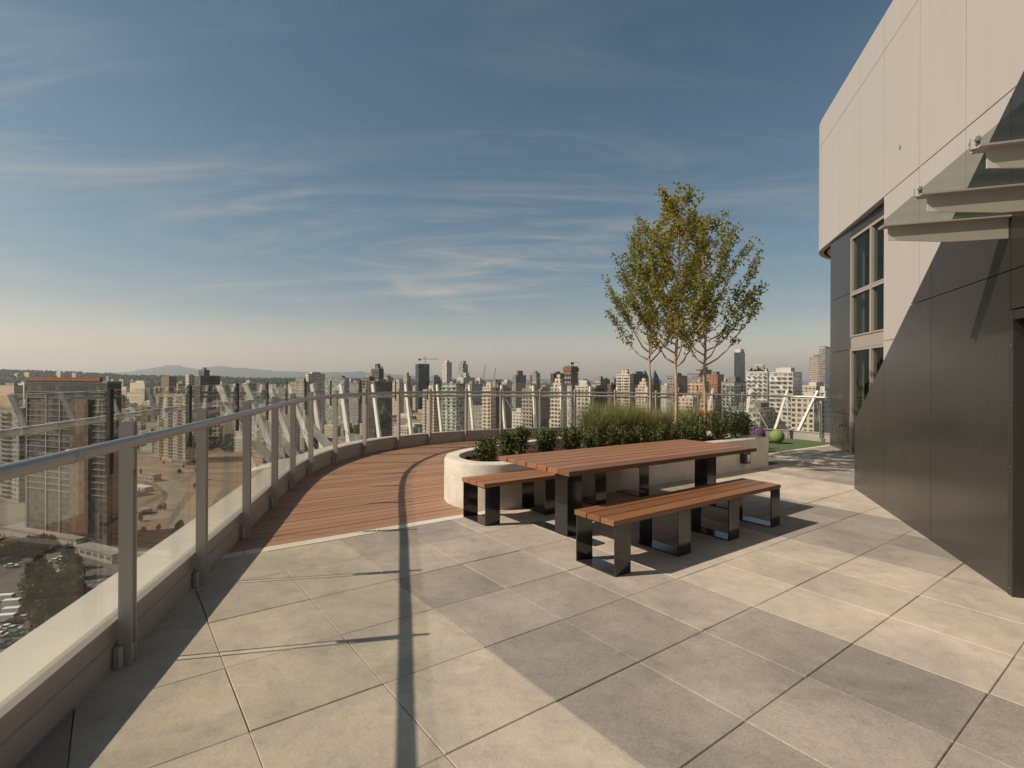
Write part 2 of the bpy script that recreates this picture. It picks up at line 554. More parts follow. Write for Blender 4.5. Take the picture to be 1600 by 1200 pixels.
def catmull(P, step=0.08):
    P = [np.array(p, float) for p in P]
    P = [2 * P[0] - P[1]] + P + [2 * P[-1] - P[-2]]
    out = []
    for i in range(1, len(P) - 2):
        n = max(2, int(np.linalg.norm(P[i + 1] - P[i]) / step))
        for k in range(n):
            t = k / n
            a, b, c, d = P[i - 1:i + 3]
            out.append(0.5 * ((2 * b) + (-a + c) * t + (2 * a - 5 * b + 4 * c - d) * t * t + (-a + 3 * b - 3 * c + d) * t ** 3))
    out.append(P[-2])
    return np.array(out)


PATH = catmull(ctrl)
TAN = np.gradient(PATH, axis=0)
TAN /= np.linalg.norm(TAN, axis=1)[:, None]
INN = np.c_[TAN[:, 1], -TAN[:, 0]]                  # to the right of travel: into the terrace
ARC = np.r_[0, np.cumsum(np.linalg.norm(np.diff(PATH, axis=0), axis=1))]


def along(a):
    i = int(np.clip(np.searchsorted(ARC, a), 1, len(ARC) - 1))
    f = (a - ARC[i - 1]) / (ARC[i] - ARC[i - 1] + 1e-9)
    return PATH[i - 1] * (1 - f) + PATH[i] * f, TAN[i], INN[i]


def arc_at_px(px, lo=0.0, ymin=0.5, off=0.05):
    u = (px - 800) / F
    best = None
    for i in range(len(PATH)):
        if PATH[i, 1] < ymin or ARC[i] < lo:
            continue
        q_ = PATH[i] + INN[i] * off
        d = abs(q_[0] / q_[1] - u)
        if best is None or d < best[0]:
            best = (d, ARC[i])
    return best[1]


def outline(off):
    """deck outline polygon, off metres outside the curb line"""
    left = [tuple(p - n * off) for p, n in zip(PATH[::3], INN[::3])]
    return left + [(10.5, 12.0), (10.5, -4.0)]


def clip_poly(poly, a, b):
    """keep the part of poly left of the line a->b"""
    out = []
    n = len(poly)
    for i in range(n):
        p, q = poly[i], poly[(i + 1) % n]
        dp = (b[0] - a[0]) * (p[1] - a[1]) - (b[1] - a[1]) * (p[0] - a[0])
        dq = (b[0] - a[0]) * (q[1] - a[1]) - (b[1] - a[1]) * (q[0] - a[0])
        if dp >= 0:
            out.append(p)
        if (dp >= 0) != (dq >= 0):
            f = dp / (dp - dq)
            out.append((p[0] + (q[0] - p[0]) * f, p[1] + (q[1] - p[1]) * f))
    return out


def clip_to(subject, convex):
    a = sum(convex[i][0] * convex[(i + 1) % len(convex)][1] - convex[(i + 1) % len(convex)][0] * convex[i][1] for i in range(len(convex)))
    if a < 0:
        convex = convex[::-1]
    for i in range(len(convex)):
        if len(subject) < 3:
            return []
        subject = clip_poly(subject, convex[i], convex[(i + 1) % len(convex)])
    return subject


def dedupe(poly):
    out = []
    for p in poly:
        if not out or math.hypot(p[0] - out[-1][0], p[1] - out[-1][1]) > 1e-4:
            out.append(p)
    return out


FLOORPOLY = outline(0.05)
PAVE_EDGE, WOOD_EDGE, TURF_EDGE = -4.9, -5.03, -5.66


def rect(s0, s1, t0, t1):
    return [st(s0, t0), st(s1, t0), st(s1, t1), st(s0, t1)]


# pavers: 61 cm slabs with open joints
TILE, S0, T0 = 0.61, 0.4737, -5.5275
pv = MB()
rnd = random.Random(3)
for i in range(-8, 26):
    for j in range(-2, 24):
        s0, t0 = S0 + i * TILE, T0 + j * TILE
        g = rnd.uniform(0.0013, 0.0028)
        r = [s0 + g, s0 + TILE - g, t0 + g, t0 + TILE - g]
        if s0 < 9.72:
            r[2] = max(r[2], PAVE_EDGE)
        else:
            r[2] = max(r[2], TURF_EDGE)
        if r[3] - r[2] < 0.02:
            continue
        poly = dedupe(clip_to(FLOORPOLY, rect(*r)))
        if len(poly) < 3:
            continue
        grey = (i - 2) % 6 < 3
        dz = rnd.uniform(-0.002, 0.002)
        tone = rnd.random()
        if grey and i == 4 and j <= 5:
            tone = 0.95
        if i < 2:
            tone = 0.1 + 0.3 * tone
        elif not grey:
            tone = 0.45 + 0.35 * tone
        poly = [(px__ + rnd.uniform(-0.0013, 0.0013), py__ + rnd.uniform(-0.0013, 0.0013)) for px__, py__ in poly]
        pv.prism(poly, -0.03, dz, 1 if grey else 0, tone, 0.0032)
pv.build('paving', [M['paver'], M['paver_grey']], fall=True, tone=True)['kind'] = 'structure'
bed = MB()
bed.prism(outline(0.06), -0.12, -0.034)
bed.build('terrace_floor', M['joint'], fall=True)['kind'] = 'structure'

# strip between pavers and boards
sp_ = MB()
for a in np.arange(-1.5, 9.7, 1.2):
    poly = dedupe(clip_to(FLOORPOLY, rect(a + 0.002, min(a + 1.198, 9.7), WOOD_EDGE + 0.003, PAVE_EDGE - 0.003)))
    if len(poly) >= 3:
        sp_.prism(poly, -0.03, 0.002, bev=0.004)
poly = dedupe(clip_to(FLOORPOLY, rect(9.71, 16, TURF_EDGE - 0.09, TURF_EDGE - 0.003)))
sp_.prism(poly, -0.03, 0.003, bev=0.004)
sp_.build('paving_edge_strip', M['strip'], fall=True)['kind'] = 'structure'

# composite boards
bd = MB()
t = WOOD_EDGE
k = 0
while t > -16:
    poly = dedupe(clip_to(FLOORPOLY, rect(-3, 9.6, t - 0.138, t - 0.004)))
    if len(poly) >= 3:
        bd.prism(poly, -0.028, rnd.uniform(-0.001, 0.001), 0, rnd.random(), 0.004)
    t -= 0.144
bd.build('boardwalk', M['deckwood'], fall=True, tone=True)['kind'] = 'structure'

tf = MB()
tf.prism(dedupe(clip_to(FLOORPOLY, rect(9.61, 18, -16, TURF_EDGE - 0.092))), -0.03, 0.004)
tf.build('turf', M['turf'], fall=True)['kind'] = 'structure'


# ------------------------------------------------------------------ curb and balustrade
def sweep(mb, i0, i1, prof, mi=0, close=True):
    n = len(prof)
    vs, fs = [], []
    idx = list(range(i0, i1 + 1))
    for i in idx:
        for o, z in prof:
            p = PATH[i] + INN[i] * o
            vs.append((p[0], p[1], z))
    for a in range(len(idx) - 1):
        for k in range(n if close else n - 1):
            fs.append((a * n + k, (a + 1) * n + k, (a + 1) * n + (k + 1) % n, a * n + (k + 1) % n))
    if close:
        fs.append(tuple(range(n)))
        fs.append(tuple((len(idx) - 1) * n + k for k in range(n))[::-1])
    mb.add(vs, fs, mi)


iend = len(PATH) - 1
cb = thing('parapet_curb', (-2.2, 3.0, deckz(-2.2)), 'low metal clad curb wall that follows the curved terrace edge under the glass', 'curb wall')
m1 = MB()
sweep(m1, 0, iend, [(0.0, -0.06), (0.0, 0.125), (-0.012, 0.13), (-0.012, 0.215), (0.004, 0.22), (0.004, 0.24), (-0.03, 0.246), (-0.06, 0.246), (-0.06, -0.06)])
m1.build('curb_face', M['curb'], cb, fall=True)
m2 = MB()
sweep(m2, 0, iend, [(-0.062, 0.243), (-0.37, 0.215), (-0.38, 0.20), (-0.38, -0.30), (-0.34, -0.30), (-0.34, 0.18), (-0.062, 0.20)])
m2.build('sill', M['sill'], cb, fall=True)

pxs = [205, 320, 386, 430, 458, 486, 525.5, 571, 621.5, 674.4, 728.8, 783.4, 843, 897.5]
arcs = [arc_at_px(p) for p in pxs]
pitch = 1.1
first = [arcs[0] - 3.5, arcs[0] - 2.35, arcs[0] - 1.2]
last_right = [arc_at_px(1232, arcs[-1]), arc_at_px(1284, arcs[-1])]
mid = list(np.linspace(arcs[-1], last_right[0], max(2, int(round((last_right[0] - arcs[-1]) / 1.15)) + 1)))[1:-1]
post_arcs = first + arcs + mid + last_right
bal = thing('glass_balustrade', (-2.2, 3.0, deckz(-2.2)), 'curved clear glass balustrade with aluminium posts and a round handrail', 'railing')
for a in post_arcs:
    p, tn, nn = along(a)
    b = MB()

    def tnbox(o0, o1, t0_, t1_, z0, z1):
        q = [p + nn * o0 + tn * t0_, p + nn * o1 + tn * t0_, p + nn * o1 + tn * t1_, p + nn * o0 + tn * t1_]
        if sum(q[i][0] * q[(i + 1) % 4][1] - q[(i + 1) % 4][0] * q[i][1] for i in range(4)) < 0:
            q = q[::-1]
        b.hexa([(x, y, z0) for x, y in q], [(x, y, z1) for x, y in q])
    tnbox(0.012, 0.076, -0.026, -0.018, 0.0, 1.275)
    tnbox(0.012, 0.076, 0.018, 0.026, 0.0, 1.275)
    tnbox(0.026, 0.07, -0.018, 0.018, 1.02, 1.268)
    tnbox(0.026, 0.07, -0.018, 0.018, 0.002, 0.1)
    po = b.build('post', M['alu'], bal, loc=(p[0], p[1], deckz(p[0])), fall=True)
    for s_ in (-1, 1):
        k = MB()
        cc = p + nn * 0.024 + tn * s_ * 0.05
        k.box(cc[0] - 0.017, cc[0] + 0.017, cc[1] - 0.017, cc[1] + 0.017, 0.0, 0.11)
        k.build('shoe', M['curb'], po, fall=True, bevel=0.004)
    br = MB()
    e = p + nn * 0.122
    br.bar((p[0] + nn[0] * 0.07, p[1] + nn[1] * 0.07, 1.17), (e[0], e[1], 1.17), 0.026, 0.05)
    br.build('bracket', M['alu'], po, fall=True)
for a, b in zip(post_arcs[:-1], post_arcs[1:]):
    g = MB()
    n = 6
    vs, fs = [], []
    for i in range(n + 1):
        p, tn, nn = along(a + 0.012 + (b - a - 0.024) * i / n)
        for o, z in ((-0.035, 0.235), (-0.035, 1.44), (-0.048, 1.44), (-0.048, 0.235)):
            q = p + nn * o
            vs.append((q[0], q[1], z))
    for i in range(n):
        for k in range(4):
            fs.append((i * 4 + k, (i + 1) * 4 + k, (i + 1) * 4 + (k + 1) % 4, i * 4 + (k + 1) % 4))
    fs += [(0, 1, 2, 3), tuple(n * 4 + k for k in (3, 2, 1, 0))]
    g.add(vs, fs)
    gp = g.build('glass_panel', M['glass'], bal, loc=(*along((a + b) / 2)[0], 0.24), fall=True)
    s_ = MB()
    p, tn, nn = along(a)
    q = p - nn * 0.041
    s_.bar((q[0], q[1], 1.0), (q[0], q[1], 1.445), 0.022, 0.022)
    s_.build('gasket', M['gasket'], gp, fall=True)
hr = MB()
i0 = int(np.searchsorted(ARC, first[0] - 0.2))
i1 = int(np.searchsorted(ARC, last_right[1] + 0.25))
hr.tube([(*(PATH[i] + INN[i] * 0.125), 1.185) for i in range(i0, i1, 2)], 0.0285, 14)
hr.build('handrail', M['alu_rail'], bal, fall=True, smooth=True)
for a in (arcs[0] - 0.62, arcs[5] + 0.4, arcs[10] + 0.5):
    p, tn, nn = along(a)
    c = p + nn * 0.125
    sl = MB()
    sl.tube([(c[0] - tn[0] * 0.03, c[1] - tn[1] * 0.03, 1.185), (c[0] + tn[0] * 0.03, c[1] + tn[1] * 0.03, 1.185)], 0.030, 14)
    sl.build('rail_sleeve', M['alu'], bal, fall=True, smooth=True)

# ------------------------------------------------------------------ white steel outriggers round the edge
ring_i0, ring_i1 = int(np.searchsorted(ARC, first[0])), int(np.searchsorted(ARC, arc_at_px(1090, arcs[-1])))
rg = MB()
rg.tube([(*(PATH[i] - INN[i] * 1.6), 1.03) for i in range(ring_i0, ring_i1, 4)], 0.034, 10)  # added tube stands in for a pale band, likely a reflection in the glass
M['greysteel'] = simple('pale_grey_steel', (0.42, 0.41, 0.385), 0.5, 0, 0.4, 0.1, 3)
tag(rg.build('reflected_band_tube', M['greysteel'], fall=True, smooth=True, loc=(-3.6, 4.0, 1.0)),
    'pale round tube outside the glass, added in place of a band likely reflected in it', 'reflection stand-in')
strut_px = [20, 103, 175, 232, 292, 345, 386, 422, 455, 490, 531, 585, 635.6, 686, 735, 784, 832, 878, 922, 965, 1010, 1060, 1116, 1172, 1230, 1281]
for k, spx in enumerate(strut_px):
    a = arc_at_px(spx, 0, 1.5, -1.7)
    p, tn, nn = along(a)
    near = k < 9
    stub = k < 5
    far_right = k > 22
    inn_o = 0.72 if near else 1.25 if not far_right else 0.35
    r = thing('slanted_strut', (p[0] - nn[0] * 0.7, p[1] - nn[1] * 0.7, -1.0),
              'slim white strut leaning outwards beyond the glass balustrade', 'strut', 'white struts leaning out round the terrace edge')
    b = MB()
    lo, hi = p - nn * (1.6 if stub else inn_o), p - nn * 1.74
    if k >= 16:
        lo = lo - tn * min(0.62, 0.08 * (k - 15))
    q = []
    wf = 1.05 if far_right else 0.85
    for c, z, ww, dd in ((lo, 0.98 if stub else -1.0, 0.036 * (0.4 if stub else wf), 0.02 if stub else 0.06), (hi, 1.33, 0.027 * (0.4 if stub else wf), 0.016 if stub else 0.045)):
        out = Vector((-nn[0], -nn[1], -0.43)).normalized()
        tv = Vector((tn[0], tn[1], 0))
        c3 = Vector((c[0], c[1], z))
        q.append([c3 + tv * ww + out * dd, c3 - tv * ww + out * dd, c3 - tv * ww - out * dd, c3 + tv * ww - out * dd])
    b.hexa(q[0], q[1])
    b.build('mast', M['greysteel' if stub else 'whitesteel'], r, fall=True)
    if stub:
        continue
    c = MB()
    sg = 1 if k % 2 else -1
    lo2, hi2 = p - nn * 0.45 + tn * 0.5 * sg, p - nn * 1.6 + tn * 0.02
    c.tube([(lo2[0], lo2[1], -0.4), (hi2[0], hi2[1], 1.0)], 0.007, 6)
    c.build('tie_rod', M['alu'], r, fall=True)
    d = MB()
    lo4 = p - nn * 0.36
    d.bar((lo4[0], lo4[1], -0.55), (*(p - nn * 1.1), -0.1), 0.07, 0.07)
    d.build('bracket_arm', M['whitesteel'], r, fall=True)
    if k in (5, 6, 8):
        d = MB()
        lo5 = p - nn * 0.5 + tn * 0.75
        d.bar((lo5[0], lo5[1], -0.7), (*(p - nn * 1.62), 0.85), 0.11, 0.16)
        d.build('brace', M['whitesteel'], r, fall=True)
ia, ib = int(np.searchsorted(ARC, arc_at_px(392, 0, 0.5, -1.0))), int(np.searchsorted(ARC, arcs[9]))
ap = MB()
vs, fs = [], []
ids = list(range(ia, ib, 1))
for i in ids:
    o1 = 1.0 + 0.16 * abs(math.sin(ARC[i] * 3.0))
    for o, z in ((0.40, 0.02), (0.7, 0.06 + 0.05 * math.sin(ARC[i] * 3)), (o1, -0.02), (o1, -0.10), (0.40, -0.08)):
        q = PATH[i] - INN[i] * o
        vs.append((q[0], q[1], z))
for a in range(len(ids) - 1):
    for k in range(5):
        fs.append((a * 5 + k, a * 5 + (k + 1) % 5, (a + 1) * 5 + (k + 1) % 5, (a + 1) * 5 + k))
fs += [(4, 3, 2, 1, 0), tuple((len(ids) - 1) * 5 + k for k in range(5))]
ap.add(vs, fs)
tag(ap.build('white_ledge', M['whitesteel'], fall=True, loc=(-3.6, 7.0, 0)), 'scalloped white ledge just outside the curb at the bend of the railing', 'ledge')

# the tower that carries the terrace
tw = MB()
tw.prism(outline(0.33), GROUND, -0.13)
tag(tw.build('terrace_tower', facade('tower_skin', (0.35, 0.33, 0.3), (0.05, 0.06, 0.06), 1.5, 3.2, 0.86, 0.6), loc=(3, 3, GROUND)),
    'tower block under the terrace, seen only as its edge below the sill', 'building')


# ------------------------------------------------------------------ benches and table
def planks(mb, s0, s1, t0, t1, n, z0, z1, gap, rr):
    w = (t1 - t0 - gap * (n - 1)) / n
    for i in range(n):
        a = t0 + i * (w + gap)
        mb.stbox(s0, s1, a, a + w, z0, z1, 0, rr.random())


def loop_leg(s0, s1, t0, t1, ztop, th=0.012):
    b = MB()
    b.stbox(s0, s1, t0, t0 + th, th, ztop - th)
    b.stbox(s0, s1, t1 - th, t1, th, ztop - th)
    b.stbox(s0, s1, t0, t1, 0.0, th)
    b.stbox(s0, s1, t0, t1, ztop - th, ztop)
    return b


def make_bench(s0, s1, t0, t1, label):
    x, y = st((s0 + s1) / 2, (t0 + t1) / 2)
    r = thing('bench', (x, y, deckz(x)), label, 'bench', 'matching plank benches at the table')
    rr = random.Random(int(t0 * 100))
    Z = 0.44
    for i in range(3):
        w = (t1 - t0 - 0.02) / 3
        a = t0 + i * (w + 0.01)
        b = MB()
        b.stbox(s0, s1, a, a + w, Z - 0.042, Z, 0, rr.random())
        b.build('plank', M['ipe'], r, fall=True, tone=True, bevel=0.003)
    for a in (s0 + 0.02, s0 + 0.84, s0 + 1.655, s1 - 0.2):
        loop_leg(a, a + 0.185, t0 + 0.002, t1 - 0.002, Z - 0.044).build('leg', M['blacksteel'], r, fall=True)
    return r


make_bench(3.115, 5.80, -3.215, -2.775, 'front wooden bench with four black loop legs, standing clear of the table')
make_bench(3.06, 5.75, -4.93, -4.49, 'rear wooden bench between the concrete planter and the table')

x, y = st(4.7, -3.8)
tb = thing('dining_table', (x, y, deckz(x)), 'long wooden plank table on black steel pedestals between two benches', 'table')
rr = random.Random(5)
ts0, ts1, tt0, tt1 = 3.11, 6.24, -4.31, -3.275
w = (tt1 - tt0 - 0.011 * 6) / 7
for i in range(7):
    a = tt0 + i * (w + 0.011)
    b = MB()
    b.stbox(ts0 + (0.004 if i % 2 else 0), ts1, a, a + w, 0.708, 0.75, 0, rr.random())
    b.build('plank', M['ipe'], tb, fall=True, tone=True, bevel=0.003)
for s in (3.53, 4.72, 5.92):
    if s == 4.72:
        continue
    b = MB()
    b.stbox(s, s + 0.2, -3.92, -3.74, 0.012, 0.69)
    b.build('pedestal', M['blacksteel'], tb, fall=True)
    b = MB()
    b.stbox(s + 0.02, s + 0.16, -4.31, -3.40, 0.0, 0.012)
    b.build('foot_plate', M['blacksteel'], tb, fall=True)
    b = MB()
    b.stbox(s + 0.03, s + 0.15, tt0 + 0.06, tt1 - 0.06, 0.692, 0.706)
    b.build('top_bracket', M['blacksteel'], tb, fall=True)
b = MB()
b.stbox(3.75, 5.9, -3.86, -3.80, 0.60, 0.69)
b.build('stretcher', M['blacksteel'], tb, fall=True)

# ------------------------------------------------------------------ planter
PT = 0.54
outer = [(9.70, -4.87), (3.74, -4.92)]
for k in range(1, 25):
    a = math.pi / 2 * k / 24
    outer.append((3.74 - 0.49 * math.sin(a), -5.42 + 0.50 * math.cos(a)))
outer += [(3.265, -5.6), (3.34, -5.8), (3.5, -6.02), (3.8, -6.22), (4.3, -6.42), (5.2, -6.62), (6.5, -6.85), (8.0, -7.05), (9.70, -7.15)]
oc = [np.array(p) for p in outer]


def inset(poly, d):
    out = []
    n = len(poly)
    ar = sum(poly[i][0] * poly[(i + 1) % n][1] - poly[(i + 1) % n][0] * poly[i][1] for i in range(n))
    sg = 1 if ar > 0 else -1
    for i in range(n):
        a, b, c = poly[i - 1], poly[i], poly[(i + 1) % n]
        d1 = (b - a) / np.linalg.norm(b - a)
        d2 = (c - b) / np.linalg.norm(c - b)
        n1 = np.array([-d1[1], d1[0]]) * sg
        n2 = np.array([-d2[1], d2[0]]) * sg
        m_ = n1 + n2
        m_ /= np.linalg.norm(m_)
        out.append(b + m_ * d / max(0.4, float(m_ @ n1)))
    return out


px_, py_ = st(6.4, -5.9)
pl = thing('planter', (px_, py_, deckz(px_)), 'long pale concrete planter with a rounded end behind the table', 'planter')
pw = MB()
rings = [(oc, 0.0), (oc, PT - 0.035), (inset(oc, 0.012), PT - 0.01), (inset(oc, 0.035), PT), (inset(oc, 0.18), PT), (inset(oc, 0.195), PT - 0.02), (inset(oc, 0.195), PT - 0.2)]
n = len(oc)
vs, fs = [], []
for rg_, z in rings:
    for p in rg_:
        x, y = st(p[0], p[1])
        vs.append((x, y, z))
for a in range(len(rings) - 1):
    for k in range(n):
        fs.append((a * n + k, a * n + (k + 1) % n, (a + 1) * n + (k + 1) % n, (a + 1) * n + k))
pw.add(vs, fs)
pwo = pw.build('concrete_wall', M['concrete'], pl, fall=True, smooth=True)
pwo.data.set_sharp_from_angle(angle=R(40))
so = MB()
inn = inset(oc, 0.19)
rs_ = random.Random(4)
# soil: a gently mounded sheet with mulch chips
so.add([(*st(*p), 0.45) for p in inn], [tuple(range(len(inn)))])
soil_poly = [st(*p) for p in inn]


def inside(poly, x, y):
    c = False
    j = len(poly) - 1
    for i in range(len(poly)):
        if (poly[i][1] > y) != (poly[j][1] > y) and x < (poly[j][0] - poly[i][0]) * (y - poly[i][1]) / (poly[j][1] - poly[i][1]) + poly[i][0]:
            c = not c
        j = i
    return c


cnt = 0
while cnt < 5200:
    s, t = rs_.uniform(3.2, 9.6), rs_.uniform(-7.0, -5.0)
    x, y = st(s, t)
    if not inside(soil_poly, x, y):
        continue
    cnt += 1
    a, l, w, tl = rs_.uniform(0, 6.28), rs_.uniform(0.012, 0.034), rs_.uniform(0.004, 0.011), rs_.uniform(-0.6, 0.6)
    z = 0.452 + rs_.uniform(0, 0.02)
    dx, dy = math.cos(a) * l, math.sin(a) * l
    ex, ey = -math.sin(a) * w, math.cos(a) * w
    so.add([(x - dx - ex, y - dy - ey, z - tl * l), (x + dx - ex, y + dy - ey, z + tl * l), (x + dx + ex, y + dy + ey, z + tl * l + .006), (x - dx + ex, y - dy + ey, z - tl * l + .006)], [(0, 1, 2, 3)])
so.build('soil', M['mulch'], pl, fall=True)
bx_ = thing('utility_box', (*st(8.8, -4.84), deckz(4)), 'small dark weatherproof outlet box on the planter front past the table end', 'outlet box')
b = MB()
b.stbox(8.72, 8.9, -4.885, -4.77, 0.13, 0.33)
b.build('cover', M['darkframe'], bx_, fall=True, bevel=0.02)
b = MB()
b.stbox(8.76, 8.86, -4.768, -4.764, 0.17, 0.29)
b.build('flap', M['chrome'], bx_, fall=True)


# ------------------------------------------------------------------ planting
def leaf_quad(mb, p, size, rr, tone, up=0.3):
    d = Vector((rr.gauss(0, 1), rr.gauss(0, 1), rr.gauss(0, 0.7) + up)).normalized()
    s = d.cross(Vector((rr.gauss(0, 1), rr.gauss(0, 1), rr.gauss(0, 1)))).normalized()
    l, w = size * rr.uniform(0.7, 1.25), size * 0.3 * rr.uniform(0.8, 1.3)
    p = Vector(p)
    nrm = d.cross(s) * (l * 0.12)
    mb.add([p, p + d * l * 0.5 + s * w + nrm, p + d * l, p + d * l * 0.5 - s * w + nrm], [(0, 1, 2, 3)], 0, tone)


def shrub(s, t, r, h, label, seed, group='box shrubs in the planter', n=1700):
    rr = random.Random(seed)
    x, y = st(s, t)
    z0 = deckz(x) + 0.45
    o = thing('box_shrub', (x, y, z0), label, 'shrub', group)
    st_, fo = MB(), MB()
    for k in range(16):
        a = k * 2.4 + rr.uniform(-0.4, 0.4)
        e = rr.uniform(0.15, 1.0)
        tip = Vector((x + math.cos(a) * r * e * 0.9, y + math.sin(a) * r * e * 0.9, z0 + h * (1.05 - 0.35 * e * e) * rr.uniform(0.8, 1.08)))
        b0 = Vector((x + rr.gauss(0, 0.012), y + rr.gauss(0, 0.012), z0 - 0.02))
        mid_ = (b0 + tip) / 2 + Vector((math.cos(a) * r * 0.1, math.sin(a) * r * 0.1, -0.03))
        st_.tube([b0, mid_, tip], [0.006, 0.004, 0.002], 4)
        for q in range(n // 16):
            f = rr.uniform(0.22, 1.04) ** 0.8
            base = b0.lerp(mid_, f * 2) if f < 0.5 else mid_.lerp(tip, f * 2 - 1)
            p = base + Vector((rr.gauss(0, 1), rr.gauss(0, 1), rr.gauss(0, 1))) * (0.13 * r)
            if p.z < z0 + 0.04:
                p.z = z0 + rr.uniform(0.04, 0.12)
            leaf_quad(fo, p, 0.04, rr, min(1, max(0, rr.gauss(0.5, 0.25))))
    st_.build('stem', M['bark'], o)
    fo.build('foliage', M['box'], o, tone=True)


def spot(px, y):
    u = (px - 800) / F
    x = u * y
    p = np.array([x, y])
    return float(p @ E1), float(p @ E2)


sh = [(760, 6.55, 0.165, 0.33, 'small round box shrub at the rounded end of the planter, nearest the deck'),
      (793, 7.05, 0.145, 0.33, 'box shrub second from the rounded planter end, close beside its taller neighbour'),
      (814, 7.35, 0.14, 0.39, 'narrow upright box shrub third from the rounded planter end'),
      (853, 7.55, 0.2, 0.36, 'wide box shrub fourth from the rounded planter end, with bare mulch at its right'),
      (892, 7.75, 0.18, 0.38, 'box shrub fifth from the rounded planter end, just before the grasses'),
      (929, 8.0, 0.23, 0.39, 'dark box shrub at the near foot of the pale grasses')]
for k, (px, yy, r, h, lb) in enumerate(sh):
    s, t = spot(px, yy)
    shrub(s, t, r, h, lb, 10 + k)
for k, (px, yy, r, h) in enumerate([(962, 8.25, 0.25, 0.36), (996, 8.45, 0.25, 0.34), (1030, 8.7, 0.26, 0.36), (1062, 8.95, 0.25, 0.36), (1092, 9.2, 0.29, 0.5), (1122, 9.5, 0.31, 0.55), (1146, 9.85, 0.3, 0.55), (1162, 10.1, 0.27, 0.5)]):
    s, t = spot(px, yy)
    shrub(s, t, r, h, 'dark box shrub in the close row along the back of the table', 30 + k, 'close row of box shrubs behind the table', 1500)


def grass(px, yy, h, seed):
    rr = random.Random(seed)
    s, t = spot(px, yy)
    x, y = st(s, t)
    z0 = deckz(x) + 0.45
    b = MB()
    for k in range(240):
        a = rr.uniform(0, 6.28)
        l = h * rr.uniform(0.55, 1.12)
        lean = abs(rr.gauss(0.38, 0.3))
        b0 = Vector((x + rr.gauss(0, 0.05), y + rr.gauss(0, 0.05), z0))
        dx, dy = math.cos(a), math.sin(a)
        pts = []
        for q in range(5):
            f = q / 4
            pts.append(b0 + Vector((dx * lean * l * f * f, dy * lean * l * f * f, l * (f - 0.28 * lean * f * f * f))))
        w = rr.uniform(0.003, 0.0055)
        sx, sy = -dy * w, dx * w
        tone = min(1, max(0, rr.gauss(0.5, 0.24)))
        vs = []
        for q, p in enumerate(pts):
            ww = 1 - 0.9 * (q / 4) ** 2
            vs += [(p.x - sx * ww, p.y - sy * ww, p.z), (p.x + sx * ww, p.y + sy * ww, p.z)]
        b.add(vs, [(2 * q, 2 * q + 1, 2 * q + 3, 2 * q + 2) for q in range(4)], 0, tone)
    tag(b.build('grass_clump', M['blade'], loc=(x, y, z0), tone=True), 'pale green fountain grass clump with fine arching blades, behind the box shrubs', 'grass clump', 'ornamental grass clumps in the planter')


gk = 0
rg2 = random.Random(77)
for px in range(918, 1088, 11):
    for row in range(2):
        yy = 8.55 + (px - 925) * 0.0075 + row * 0.5 + rg2.uniform(-0.15, 0.15)
        s, t = spot(px + rg2.uniform(-5, 5), yy)
        if -7.0 < t < -5.2 and s < 9.5:
            hgt_ = 0.72 if px < 1010 else 0.66
            grass(px + rg2.uniform(-4, 4), yy, hgt_ * rg2.uniform(0.85, 1.12), 200 + gk)
            gk += 1


